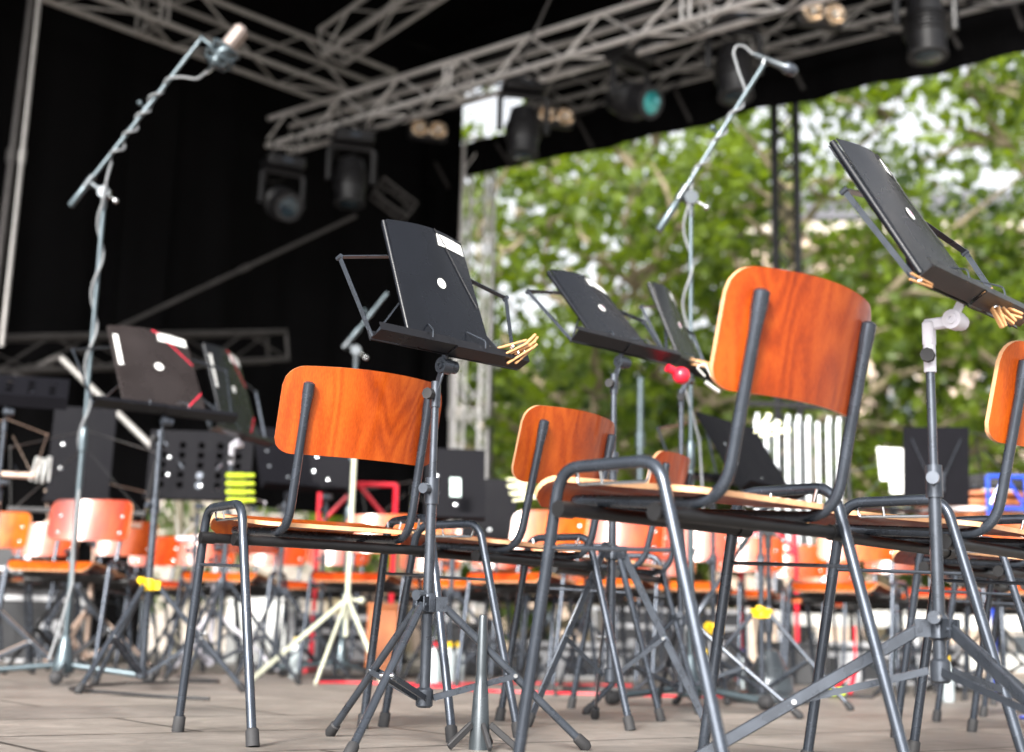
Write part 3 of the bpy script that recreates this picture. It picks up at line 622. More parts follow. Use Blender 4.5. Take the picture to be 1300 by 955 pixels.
# studio microphone in its cradle
C0 = at(283, 68, d1 - .02); axis = (at(306, 42, d1) - at(272, 84, d1)).normalized(); t = thing('studio_microphone', C0, 0, 'large studio microphone with champagne grille in a shock mount on the left boom', 'microphone'); t.scale = (1.3, 1.3, 1.3)
u_, w_ = frame(axis)
MB().lathe([(.02, -.055), (.026, -.05), (.027, 0), (.028, .02)], (0, 0, 0), axis, 20).build('body', 'mic_tube', t)
bm_ = MB(); Rm = Matrix((u_, w_, axis)).transposed(); bm_.box(axis * .066, (.062, .046, .095), Rm, bev=.012); bm_.build('grille', 'champagne', t)
cg = MB()
for zz, rr in ((-.045, .038), (-.02, .05), (.018, .05)):
    L = [axis * zz + (u_ * cos(a) + w_ * sin(a)) * rr for a in [i * pi / 12 for i in range(25)]]; cg.tube(L, .0045, 6, cap=False)
for i in range(6):
    a = i * pi / 3; e = u_ * cos(a) + w_ * sin(a); f = u_ * cos(a + .5) + w_ * sin(a + .5); cg.tube([axis * -.045 + e * .038, axis * -.02 + e * .05, axis * .018 + f * .05], .003, 6); cg.tube([axis * .018 + f * .05, axis * -.01 + e * .027], .002, 5)
cg.build('shock_mount', 'mic_tube', t)
yk = (mB - C0) / 1.3; MB().cyl(yk, u_ * -.0 + (yk * .45), .007, 10).ball(yk, .010).build('swivel', 'mic_tube', t)

d2 = 5.1
b2 = at(877, 252, d2); mA, mB = at(836, 293, d2), at(969, 83, d2)
mic_boom(b2, b2.z - .02, mA, mB, 'boom microphone stand with black microphone rising left of the nearest chair backrest', 'mic_tube', legs=(200, 320, 80), R=.3, pr=.0115)
t = thing('vocal_microphone', at(985, 82, d2), 0, 'black handheld style microphone pointing right at the tip of the central boom', 'microphone')
o_ = at(985, 82, d2); A_ = at(956, 69, d2) - o_; B_ = at(990, 83, d2) - o_; dd = (B_ - A_).normalized()
MB().lathe([(.010, 0), (.0115, .01), (.0125, .06), (.016, .115), (.020, .13)], A_, dd, 18).build('body', 'mic_black', t)
MB().lathe([(.0205, .128), (.024, .135), (.025, .15), (.020, .172), (.008, .182), (.001, .184)], A_, dd, 18).build('grille', 'stand', t)
MB().cyl(A_ + dd * .04 - V((0, 0, .03)), A_ + dd * .05 + V((0, 0, .005)), .012, 10).build('clip', 'mic_black', t)
pts = [at(957, 70, d2), at(944, 58, d2), at(934, 58, d2), at(931, 68, d2), at(938, 92, d2), at(946, 113, d2)] + spiral(at(944, 125, d2), at(880, 226, d2), .014, 3, 40) + spiral(at(874, 262, d2), at(872, 480, d2), .017, 2.2, 30) + [at(888, 560, d2), at(893, 640, d2), at(886, 690, d2), at(870, 730, d2), at(868, 840, d2)]
t = thing('microphone_cable', (0, 0, 0), 0, 'grey cable looping over the top of the central boom microphone stand', 'cable'); MB().tube(fillet(pts, .03, 4), .005, 8).build('cable_run', 'cable', t)
# cone based stand
d3 = 5.6; b3 = at(975, 690, d3); mic_boom(b3, .234 + .40, at(881, 787, d3 - .1), at(985, 628, d3 + .05), 'short boom stand on a black cone base between the legs of the nearest chair', 'stand', base='cone', pr=.013)
d4 = 7.4; b4 = at(452, 450, d4); mic_boom(b4, b4.z, at(438, 440, d4), at(492, 372, d4), 'dim boom microphone stand against the black curtain left of the middle folder', 'mic_tube', legs=(190, 300, 60), R=.35, pr=.014)
# cream tripod
p = at(447, 640, 6.3); t = thing('tripod_stand', (p.x, p.y, 0), 0, 'pale cream tripod stand between the orange near chair legs', 'tripod stand')
tubes('pole', [(0, 0, .2), (0, 0, 1.0)], .0115, 'pale_stand', t, 12)
for z_ in (.36, .30): MB().lathe([(.016, -.02), (.02, -.015), (.02, .015), (.014, .02)], (0, 0, z_), n=14).build('collar', 'pale_stand', t)
for a in (200, 260, 300):
    d = V((cos(radians(a)), sin(radians(a)), 0)); MB().bar(V((0, 0, .35)) + d * .015, d * .40 + V((0, 0, .01)), .012, .02, bev=.003).build('leg', 'pale_stand', t)
MB().cyl((0, 0, .36), (.055, 0, .355), .006, 8).ball((.06, 0, .355), .016).build('knob', 'pale_stand', t)

# ------------------------------------------------------------------ further music stands
def far_stand(px, py, d, rz, tilt, label, **kw):      # px,py = tray centre
    p = at(px, py, d); return music_stand((p.x, p.y, 0), rz, p.z, tilt, label, **kw)
GO = 'music stands further back'
far_stand(98, 640, 7.2, .15, .12, 'plain black desk music stand behind the left microphone stand', group=GO, desk='tall', desk_mat='desk_black', legs=(20, 140, 260), zc=.4)
far_stand(100, 652, 6.7, .1, .1, 'dark wire music stand with lime pegs in front of the plain black desk', group=GO, wing=.30, tray_w=.62, legs=(0, 120, 240), zc=.4, mat='dark_tube')
far_stand(2, 605, 6.4, .2, .12, 'tan wire music stand cut off at the left edge', group=GO, mat='tan_stand', wing=.2, tray_w=.3, desk_mat='tan_stand')
far_stand(252, 636, 6.9, .02, .08, 'black perforated desk music stand left of the orange near chair', group=GO, desk='perforated', desk_mat='desk_black', legs=(20, 140, 260), zc=.4)
far_stand(8, 516, 6.1, .3, 1.02, 'black perforated desk tipped almost flat at the left edge', group=GO, desk='perforated', desk_mat='desk_black')
far_stand(122, 668, 7.6, .0, .1, 'tan wire music stand above the leftmost wooden chair', group=GO, mat='tan_stand', wing=.18, tray_w=.5, desk_mat='tan_stand')
far_stand(276, 688, 7.0, .1, .1, 'pale wire music stand below the perforated desk', group=GO, mat='white_joint', wing=.2, tray_w=.38, desk_mat='white_joint')
far_stand(362, 622, 6.8, .6, .45, 'black plain desk half hidden by the orange near backrest', group=GO, desk='narrow', desk_mat='desk_black', legs=(10, 130, 250), zc=.4)
far_stand(415, 625, 7.4, -.3, .35, 'black plain desk behind the orange near backrest above the red frame', group=GO, desk='narrow', desk_mat='desk_black')
far_stand(576, 660, 6.6, .1, .2, 'black desk with a phone on it between middle stand and reddish chair', group=GO, desk='narrow', desk_mat='desk_black', legs=(10, 130, 250), zc=.4)
far_stand(620, 690, 7.3, -.1, .2, 'black desk low behind the one carrying the phone', group=GO, desk='narrow', desk_mat='desk_black')
far_stand(742, 676, 7.0, .2, .4, 'black desk just under the reddish near backrest', group=GO, desk='narrow', desk_mat='desk_black')
far_stand(905, 612, 5.6, .6, .3, 'dark wire music stand seen through the posts of the nearest chair', group=GO, wing=.2, tray_w=.46, collar='yellow', legs=(30, 150, 270), zc=.27)
far_stand(965, 628, 5.3, .95, .55, 'dark desk leaning steeply with pale pegs behind the nearest chair posts', group=GO, desk='plain', desk_mat='desk_black', collar='yellow', legs=(200, 80, 320), zc=.33)
far_stand(1190, 640, 6.2, 3.0, .2, 'black desk seen from behind right of the tubular bells', group=GO, desk='narrow', desk_mat='desk_black')
far_stand(1245, 625, 7.2, .2, .2, 'dark wire music stand behind the right-hand near pole', group=GO, wing=.24, tray_w=.5, mat='dark_tube')
far_stand(1130, 650, 7.4, .1, .2, 'pale wire music stand carrying a white sheet', group=GO, wing=.2, tray_w=.42, mat='mic_tube')
far_stand(840, 690, 7.8, .1, .2, 'black desk far back behind the flat-legged stand pole', group=GO, desk='narrow', desk_mat='desk_black')
far_stand(520, 668, 8.2, .1, .2, 'dark wire stand far back behind the orange near seat', group=GO, wing=.2, tray_w=.5, mat='dark_tube')
far_stand(690, 690, 8.0, .3, .2, 'dark wire stand far back right of the reddish near chair post', group=GO, wing=.2, tray_w=.5, mat='dark_tube')
for i, (px, py, d) in enumerate(((45, 598, 6.6), (52, 600, 6.6), (60, 598, 6.6))):
    peg(at(px, py, d), (.1, 0, 1), ['left', 'middle', 'right'][i] + ' one of three pale pegs on the wire stand at the left', 'white_plastic', 'pale pegs on the left wire stand', 1.6)
for i, (px, py, d, v) in enumerate(((975, 545, 5.1, (.8, 0, .5)), (985, 548, 5.1, (1, 0, .15)), (968, 541, 5.1, (.5, 0, .8)))):
    peg(at(px, py, d), v, ['pale yellow peg in the middle of the cluster on the steep dark desk', 'pale yellow peg lying flattest on the steep dark desk', 'pale yellow peg pointing steepest on the steep dark desk'][i], 'pale_peg', 'pale pegs on the steep desk', 1.3)
for i, (px, py) in enumerate(((657, 612), (660, 622), (664, 631))):
    peg(at(px, py, 6.8), (1, 0, .1), ['topmost', 'middle', 'lowest'][i] + ' of three pale pegs left of the reddish near chair post', 'pale_peg', 'pale pegs beside the reddish chair', 1.7)
def slab(name, px, py, d, w, h, rz, tilt, mat, label, cat, extra=None):
    t = thing(name, at(px, py, d), rz, label, cat); R = Matrix.Rotation(-tilt, 3, 'X')
    MB().box((0, 0, 0), (w, .004, h), R, bev=.0015).build('sheet' if mat == 'paper' else 'case', mat, t)
    if extra: MB().box(R @ V((0, -.0045, 0)), (w * .88, .002, h * .86), R).build('screen', extra, t)
    return t
slab('phone', 578, 619, 6.45, .055, .10, .2, .2, 'case', 'pale screened phone standing on a dark desk near the middle', 'phone', 'phone')
for i, (px, py, w, h, rz) in enumerate(((1135, 590, .17, .17, .25), (1148, 612, .15, .12, .1))):
    slab('music_sheet', px, py, 7.0 - i * .1, w, h, rz, .15, 'paper', ['white sheet of music left of the black desk at the right', 'smaller white sheet just below the other one at the right'][i], 'sheet music')
    
# ------------------------------------------------------------------ instruments and cases
p = at(1012, 640, 9.2); t = thing('tubular_bells', (p.x, p.y, 0), .15, 'set of bright tubular bells hanging in a dark frame behind the nearest chair', 'tubular bells')
zt = at(1012, 530, 9.2).z; zb = .35
for i in range(9):
    for row in (0, 1):
        if row and i in (2, 6): continue
        x = -.28 + i * .07 + row * .035; L = 1.1 - .045 * i
        MB().cyl((x, -.02 + row * .07, zt - .03 + row * .05 - L), (x, -.02 + row * .07, zt - .03 + row * .05), .0165, 14).build('bell_tube', 'bell', t)
for sx in (-1, 1): tubes('upright', [(sx * .36, .02, .05), (sx * .36, .02, zt + .1)], .016, 'dark_tube', t); MB().bar((sx * .36, -.25, .03), (sx * .36, .29, .03), .04, .03).build('foot', 'dark_tube', t)
MB().bar((-.37, .02, zt + .08), (.37, .02, zt + .08), .05, .03).build('top_rail', 'dark_tube', t); MB().bar((-.36, .02, .45), (.36, .02, .45), .03, .02).build('lower_rail', 'dark_tube', t)
def lattice_frame(name, px0, py0, px1, py1, d, mat, label, cat, r=.013, rz=0):
    a = at(px0, py1, d); b = at(px1, py0, d); c = V(((a.x + b.x) / 2, d, 0)); t = thing(name, c, rz, label, cat); w = (b.x - a.x) / 2; z0, z1 = a.z, b.z
    for z in (z0, z1): MB().tube([(-w, 0, z), (w, 0, z)], r, 8).build('rail', mat, t)
    for x in (-w, w): MB().tube([(x, 0, 0.02), (x, 0, z1)], r, 8).build('upright', mat, t)
    for x0, x1 in ((-w, 0), (0, w)):
        MB().tube([(x0, .01, z0 if x0 < 0 else z1), (x1, .01, z1 if x0 < 0 else z0)], r * .8, 8).build('diagonal', mat, t)
    for x in (-w, w): MB().tube([(x, -.22, .015), (x, .22, .015)], r, 8).build('foot', mat, t)
    return t
lattice_frame('keyboard_stand', 404, 616, 503, 668, 7.8, 'red', 'bright red tubular stand below the orange near backrest', 'keyboard stand')
lattice_frame('keyboard_stand', 940, 660, 1010, 700, 8.0, 'red', 'red tubular stand under the nearest chair seat', 'keyboard stand')
lattice_frame('folding_frame', 1255, 606, 1302, 645, 7.0, 'blue', 'bright blue folding metal frame at the right edge', 'folding frame', r=.011)
p = at(1236, 650, 7.4); t = thing('timpani', (p.x, p.y, 0), 0, 'copper kettle drum behind the right-hand near stand pole', 'kettle drum')
z = p.z; MB().lathe([(.05, z - .35), (.15, z - .33), (.24, z - .22), (.28, z - .05), (.285, z + .02)], (0, 0, 0), n=32).build('bowl', 'copper', t)
for k_ in range(3): MB().lathe([(.285, 0), (.295, .004), (.295, .02), (.285, .024)], (0, 0, z - .02 + k_ * .04), n=32).build('hoop', 'plain_wood' if k_ else 'alu', t)
MB().lathe([(.28, z + .085), (.28, z + .09)], (0, 0, 0), n=32).build('drum_head', 'paper', t)
for a in range(3): MB().tube([(.26 * cos(a * 2.1), .26 * sin(a * 2.1), z - .2), (.3 * cos(a * 2.1), .3 * sin(a * 2.1), .01)], .014, 8).build('leg', 'dark_tube', t)
p = at(1262, 612, 8.0); t = thing('drum_stool', (p.x, p.y, 0), 0, 'round black padded stool top behind the blue frame', 'stool')
MB().lathe([(.16, p.z - .05), (.19, p.z - .04), (.195, p.z), (.17, p.z + .03), (.05, p.z + .035)], (0, 0, 0), n=24).build('cushion', 'rubber', t); tubes('pole', [(0, 0, .1), (0, 0, p.z - .04)], .015, 'dark_tube', t)
for a in (90, 210, 330): tubes('leg', [(0, 0, .35), (.25 * cos(radians(a)), .25 * sin(radians(a)), .01)], .01, 'dark_tube', t)
def flight_case(px, pyb, d, w, dp, h, rz, label, z0=0., mat='case'):
    p = at(px, pyb, d); t = thing('flight_case', (p.x, p.y, z0), rz, label, 'flight case', 'flight cases round the stage')
    MB().box((0, 0, h / 2 + .0), (w, dp, h), bev=.004).build('body', mat, t)
    for sx in (-1, 1):
        for sy in (-1, 1):
            MB().box((sx * w / 2, sy * dp / 2, h / 2), (.03, .03, h + .004)).build('edge_trim', 'alu', t)
            for z_ in (0, h): MB().ball((sx * w / 2, sy * dp / 2, z_), .028, 10).build('corner_ball', 'alu', t)
    for z_ in (.0, h * .72, h):
        for sy in (-1, 1): MB().box((0, sy * dp / 2, z_), (w - .03, .028, .028)).build('edge_trim', 'alu', t)
    for sx in (-.28, .28): MB().box((sx * w, -dp / 2 - .004, h * .36), (.14, .012, .12), bev=.003).box((sx * w, -dp / 2 - .012, h * .36), (.09, .012, .02), bev=.004).build('handle', 'alu', t)
    return t
flight_case(22, 812, 8.6, .75, .5, .5, .2, 'black flight case with aluminium edges at the left edge behind the chairs')
flight_case(-30, 760, 9.2, .7, .5, .75, .1, 'tall flight case with orange top cut off at the left edge', mat='case')
flight_case(850, 800, 10.4, 1.0, .5, .42, .1, 'black flight case far back behind the flat-legged stand')
flight_case(1120, 830, 8.8, .8, .5, .22, -.1, 'flat black case on the floor behind the glaring chair')
flight_case(730, 822, 8.2, .6, .4, .18, .2, 'small flat black case on the floor behind the flat-legged stand')
flight_case(420, 820, 8.8, .5, .35, .3, .2, 'small black case behind the cream tripod')
def crate(px, py, d, w, h, mat, label, cat='box', name='storage_box'):
    p = at(px, py, d); t = thing(name, (p.x, p.y, 0), random.uniform(-.3, .3), label, cat)
    MB().box((0, 0, h / 2), (w, w * .7, h), bev=.008).build('body', mat, t); MB().box((0, 0, h + .012), (w * 1.04, w * .74, .024), bev=.006).build('lid', mat, t)
    return t
crate(487, 815, 7.4, .16, .34, 'plain_wood', 'varnished wooden box drum standing behind the orange chair legs', 'box drum', 'box_drum')
crate(335, 800, 9.3, .4, .42, 'white_plastic', 'white plastic box seen between the left legs of the orange near chair')
crate(600, 815, 8.0, .3, .26, 'case', 'black instrument box on the floor right of the middle tripod')
crate(1010, 825, 7.9, .34, .2, 'case', 'low black box behind the cone-based stand')
def bottle(px, py, d, cap, label):
    p = at(px, py, d); t = thing('water_bottle', (p.x, p.y, 0), 0, label, 'bottle', 'bottles on the stage floor')
    MB().lathe([(.027, 0), (.03, .006), (.03, .10), (.027, .125), (.013, .155), (.012, .165)], (0, 0, 0), n=18).build('body', 'bottle', t)
    MB().cyl((0, 0, .163), (0, 0, .186), .015, 14).build('cap', cap, t)
bottle(571, 812, 6.6, 'yellow', 'water bottle with yellow cap just right of the middle stand tripod'); bottle(583, 812, 6.7, 'yellow', 'second yellow-capped water bottle, the right one of the pair')
bottle(553, 812, 6.6, 'red', 'water bottle with red cap right of the middle stand pole'); bottle(893, 815, 6.4, 'yellow', 'water bottle behind the left front leg of the nearest chair'); bottle(378, 800, 6.9, 'yellow', 'water bottle with yellow cap left of the cream tripod')
bottle(1200, 808, 6.1, 'yellow', 'water bottle behind the hub of the right near stand'); bottle(945, 812, 6.9, 'blue', 'water bottle with blue cap beside the cone-based stand')
def floor_cable(P, mat, label, r=.006):
    t = thing('floor_cable', (0, 0, 0), 0, label, 'cable', 'cables lying on the stage'); MB().tube(fillet([V((a, b, c)) for a, b, c in P], .08, 5), r, 8).build('cable_run', mat, t)
def fc(n, seed, x, y, mat, label, r=.0045, z=.008, L=.16):
    rr = random.Random(seed); P = []; a = rr.uniform(0, 6)
    for i in range(n): P.append((x, y, z)); a += rr.uniform(-1.1, 1.1); x += cos(a) * L; y += sin(a) * L * .9
    floor_cable(P, mat, label, r)
fc(8, 1, 1.0, 5.6, 'red', 'red cable snaking on the floor behind the nearest chair legs'); fc(12, 2, -.45, 6.0, 'red', 'red cable on the floor behind the orange chair'); fc(14, 3, .2, 5.6, 'black_cable', 'black cable on the floor between the central stands', .008)
fc(14, 4, 1.6, 4.4, 'red', 'red cable on the floor at the right edge'); fc(12, 5, 1.75, 4.9, 'blue', 'blue cable on the floor at the right edge'); fc(16, 6, -1.4, 6.3, 'black_cable', 'black cable on the floor by the left microphone stand', .005)
fc(14, 8, -.7, 6.4, 'black_cable', 'black cable curling behind the orange chair legs', .009); fc(14, 9, 1.3, 6.2, 'black_cable', 'black cable curling behind the right-hand chairs', .009); fc(12, 10, .6, 6.8, 'red', 'red cable far back in the middle of the stage')
# standing red Y cable / clips at right back
t = thing('drum_pedal', at(1085, 800, 6.3) - V((0, 0, at(1085, 800, 6.3).z)), 0, 'red sprung pedal with a lime tip between the right-hand chair legs', 'drum pedal')
MB().tube([(0, 0, .30), (0, 0, .12)], .006, 8).build('rod', 'red', t); MB().bar((0, 0, .12), (-.12, -.05, .03), .018, .01).build('arm', 'red', t); MB().bar((0, 0, .12), (-.05, -.1, .02), .018, .01).build('arm', 'red', t); MB().box((-.10, -.08, .025), (.06, .05, .03), bev=.006).build('tip', 'lime', t); MB().box((-.04, -.02, .006), (.2, .12, .012), bev=.003).build('base_plate', 'case', t)
# crash barrier beyond, white boards
p0 = at(985, 790, 12.0); t = thing('board_barrier', (p0.x, p0.y, 0), -.35, 'white boarded low barrier running behind the right-hand chairs', 'barrier')
for z in (.10, .42): MB().box((2.2, 0, z), (4.4, .03, .13), bev=.004).build('board', 'clip_white', t)
for i in range(5): MB().box((.05 + i * 1.05, .05, .26), (.06, .06, .52)).build('post', 'alu', t)

# ------------------------------------------------------------------ stage shell
KX, KY = -.97, 14.56; E1 = V((.785, -.62, 0)).normalized(); E2 = V((.62, .785, 0)).normalized(); K0 = V((KX, KY, 0))
def st(a, b, z): return K0 + E1 * a + E2 * b + V((0, 0, z))
# deck
m = MB(); 
for (a, b) in ((-.3, .4), (10.2, .4), (10.2, -16), (-.3, -16)): m.v += [st(a, b, 0)]
m.v += [p - V((0, 0, .12)) for p in m.v[:4]]
m.face((0, 1, 2, 3)); m.face((7, 6, 5, 4))
for i in range(4): m.face((i, i + 4, (i + 1) % 4 + 4, (i + 1) % 4))
tag(m.build('floor', 'deck', smooth=False), kind='structure')
m = MB()
m = MB().box((1.7, 0, 0), (.01, .01, .01)) if False else MB()
for a, b in ((-.3, .3), (10.1, .3), (10.1, -15.9), (-.3, -15.9)):
    pass
# skirt of the stage
m = MB()
for (A, B) in ((st(10.18, .38, 0), st(10.18, -15.9, 0)), (st(-.3, .38, 0), st(10.18, .38, 0))):
    n_ = 60
    for i in range(n_):
        for s_ in (i / n_, (i + 1) / n_):
            q = A.lerp(B, s_) + E1 * (.02 * sin(s_ * 190)); m.v += [q + V((0, 0, -.121)), q + V((0, 0, -1.2))]
        o = len(m.v) - 4; m.face((o, o + 2, o + 3, o + 1))
sk = m.build('stage_skirt', 'cloth'); tag(sk, 'black pleated cloth skirt hanging round the edge of the stage deck', 'stage skirt')
# ground outside
m = MB(); m.v = [V((-400, -300, -1.25)), V((400, -300, -1.25)), V((400, 600, -1.25)), V((-400, 600, -1.25))]; m.face((0, 1, 2, 3)); tag(m.build('ground', 'paving', smooth=False), kind='structure')
# backdrop curtain (left wall): runs along -E2 from the corner
def curtain(name, a0, b0, b1, z0, z1, label, wav=.055, seed=1, n=160, mat='cloth'):
    rr = random.Random(seed); ph = [rr.uniform(0, 6) for _ in range(5)]; m = MB(); L = b1 - b0; nz = 6
    def fn(u, v):
        b = b0 + L * u; f = sum(sin(b * w + q) * k for w, q, k in ((2.1, ph[0], 1), (5.3, ph[1], .6), (9.7, ph[2], .35), (17, ph[3], .2))) * wav
        zz = z0 + (z1 - z0) * v; return st(a0 + f * (1.1 - .6 * v), b, zz), E1
    m.sheet(fn, n, nz, .008); o = m.build(name, mat); return tag(o, label, 'curtain')
curtain('backdrop_curtain', .0, -14, -3.3, 0.01, 6.4, 'huge black backdrop curtain filling the left of the stage down to the deck')
curtain('backdrop_curtain', -.06, -3.8, .1, 1.3, 6.4, 'black backdrop curtain with raised hem beside the corner tower', seed=3, n=50)
m = MB(); m.sheet(lambda u, v: (st(-.1 + .55 * u, .10 + .02 * sin(u * 14) * (1 - .5 * v), 1.1 + 3.9 * v), E2), 24, 4, .008)
tag(m.build('curtain_return', 'cloth'), 'narrow black curtain strip between the backdrop and the corner tower', 'curtain')
# roof membrane, its near edges cut short to let the sun in
m = MB(); nu = 40
m.sheet(lambda u, v: (st(-.4 + 7.6 * u, .5 - 13 * v, 6.35 + .25 * sin(pi * u) + .05 * sin(v * 40)), V((0, 0, 1))), 20, 60, .01)
tag(m.build('stage_roof', 'roof'), 'black tent roof membrane stretched over part of the stage', 'roof')
# valance along E1 with wavy hem and a vent gap
t = thing('valance', st(0, 0, 4.9), 0, 'black cloth valance hanging along the open right side of the stage roof', 'valance'); o0 = st(0, 0, 4.9)
def val(a0, a1, z0, z1, n, name):
    def fn(u, v):
        a = a0 + (a1 - a0) * u; hem = (.012 * sin(a * 1.9) + .010 * sin(a * 5 + 1)) * (1 - v) if z0 < 4.95 else 0
        return st(a, .06 + .025 * sin(a * 6) + .012 * sin(a * 17), z0 + hem + (z1 - z0) * v) - o0, E2
    return MB().sheet(fn, n, 4, .006).build(name, 'cloth', t)
val(-.2, 9.6, 4.9, 5.28, 160, 'lower_cloth'); val(-.2, .42, 5.28, 6.7, 10, 'upper_cloth'); val(1.25, 9.6, 5.28, 6.7, 120, 'upper_cloth'); val(.42, 1.25, 5.86, 6.7, 10, 'upper_cloth')
def onval(px, py):      # where the sight line meets the valance
    d = ray(px, py); n = E2; tt = (K0 - EYE).dot(n) / d.dot(n); return EYE + d * tt
for (x0, y0, x1, y1) in ((557, 208, 575, 241), (634, 184, 655, 216), (737, 153, 757, 190), (861, 117, 881, 157), (1003, 74, 1024, 116), (1205, 36, 1222, 64), (1290, 10, 1302, 40)):
    a = onval(x0, y0) - E2 * .06 - o0; b = onval(x1, y1) - E2 * .06 - o0; MB().bar(a, b, .035, .006, E2).build('strap', 'truss_dark', t)

def truss(A, B, s, label, mat='truss', up=V((0, 0, 1)), r=.024, cell=None, name='truss', skip=()):
    A = V(A); B = V(B); t = thing(name, A, 0, label, 'truss', 'lattice trusses of the stage'); d = (B - A); L = d.length; d.normalize(); x = d.cross(up).normalized(); z = x.cross(d).normalized()
    cell = cell or s * 1.5; n = max(2, round(L / cell)); c = [x * s / 2 + z * s / 2, -x * s / 2 + z * s / 2, -x * s / 2 - z * s / 2, x * s / 2 - z * s / 2]
    for q in c: MB().tube([q, q + d * L], r, 10).build('chord', mat, t)
    for k_ in range(4):
        if k_ in skip: continue
        a, b = c[k_], c[(k_ + 1) % 4]; m = MB()
        for i in range(n):
            p = (a if (i + k_) % 2 else b) + d * (L * i / n); q = (b if (i + k_) % 2 else a) + d * (L * (i + 1) / n); m.tube([p, q], r * .4, 7, cap=False)
        m.build('lacing', mat, t)
    for e in (0, L):
        m = MB()
        for k_ in range(4): m.tube([c[k_] + d * e, c[(k_ + 1) % 4] + d * e], r * .6, 7)
        m.build('end_frame', mat, t)
    for i in range(1, int(L / 2.4)):
        for o2 in (-.035, .035):
            m = MB()
            for k_ in range(4): m.tube([c[k_] + d * (i * 2.4 + o2), c[(k_ + 1) % 4] + d * (i * 2.4 + o2)], r * .5, 7)
            m.build('joint_frame', mat, t)
    return t
zm = 4.72; s = .27
a = onz(345, 192, zm); b = onz(845, 46, zm); dr = (b - a).normalized()
MA = a + V((0, 0, s / 2)) ; truss(MA, MA + dr * 9.5, s, 'aluminium lattice truss rising from centre left to the top right, carrying stage lamps', skip=(0,), r=.026, cell=.36)
a = onz(52, 0, 5.0); b = onz(433, 138, 5.0); dr2 = (b - a).normalized()
truss(a - dr2 * 1.5 + V((0, 0, .2)) + dr2.cross(V((0, 0, 1))) * .16, b + dr2 * .35 + V((0, 0, .2)) + dr2.cross(V((0, 0, 1))) * .16, .36, 'dull lattice truss running down from the top left corner', r=.026, mat='truss_mid', skip=(0,))
q0 = onz(421, 60, 5.1); d_ = ray(510, 0); nrm_ = V((-.62, -.785, 0)); q1 = EYE + d_ * ((q0 - EYE).dot(E2) / d_.dot(E2)); dr3 = (q1 - q0).normalized(); truss(q0, q0 + dr3 * 4.0, .25, 'short lattice truss climbing to the top edge left of centre', r=.022, mat='truss_mid', skip=(0,))
a = st(1.75, -.35, 5.38); truss(a, a + E1 * 7.8, .29, 'lattice truss above the black valance', r=.022, cell=.42, mat='truss_mid', skip=(0,))
# corner tower and side tower
p = at(597, 560, 14.3); truss((p.x, p.y, .0), (p.x, p.y, 5.3), .26, 'upright lattice tower at the rear corner of the stage', name='truss_tower', mat='truss', up=V((.3, 1, 0)), cell=.36, r=.02)
p = at(1000, 400, 12.6); truss((p.x, p.y, -1.2), (p.x, p.y, 5.2), .2, 'black lattice tower in front of the trees above the nearest chair', name='truss_tower', mat='lamp_black', up=V((.3, 1, 0)), cell=.25, r=.028)
# poles and bracing on the left
def pole(px0, py0, px1, py1, d, r, mat, label, dd=0, cat='pole', name='pole'):
    A = at(px0, py0, d); B = at(px1, py1, d + dd); t = thing(name, A, 0, label, cat, 'poles of the stage shell'); MB().tube([V((0, 0, 0)), B - A], r, 10).build('tube', mat, t)
    MB().cyl((B - A) * .5 - (B - A).normalized() * .05, (B - A) * .5 + (B - A).normalized() * .05, r * 1.5, 10).build('coupler', mat, t)
pole(53, -30, 2, 440, 9.6, .017, 'truss_mid', 'pale upright pole along the left edge'); pole(44, -30, -14, 440, 9.7, .03, 'truss_dark', 'dim thicker pole just left of the pale one')
pole(150, 416, 452, 274, 11.0, .018, 'truss_dark', 'dim grey brace slanting up across the black curtain', dd=1.2, name='brace_pole')
pole(-10, 492, 78, 452, 10.2, .03, 'truss_dark', 'dull brace rising from the left edge to the low beam', name='brace_pole'); pole(78, 455, 198, 572, 9.6, .022, 'truss_mid', 'pale brace dropping behind the worn black folder', name='brace_pole')
pole(574, 455, 572, 596, 13.6, .025, 'truss_mid', 'pale upright pole left of the corner tower'); pole(626, 225, 622, 620, 14.9, .03, 'truss_dark', 'dark upright pole right of the corner tower')
pole(228, 630, 224, 842, 10.9, .035, 'post_wood', 'weathered timber post behind the left stands'); pole(247, 630, 243, 842, 10.9, .035, 'post_wood', 'second weathered timber post, right of the other')
pole(813, 480, 812, 640, 8.6, .018, 'mic_tube', 'slim grey pole between the two central poles'); pole(700, -5, 660, 80, 9.5, .008, 'truss_dark', 'thin dark cable line near the top centre')
wa = at(-20, 452, 9.9); wb = at(352, 440, 12.2); truss(wa, wb, .24, 'dim horizontal lattice truss low on the black curtain', mat='truss_dark', r=.024, cell=.5)
a_ = at(478, 238, 12.2); truss(a_, a_ + V((.3, .1, -.2)), .17, 'short stub of lattice truss hanging left of centre', r=.011, cell=.18, mat='truss_dark')
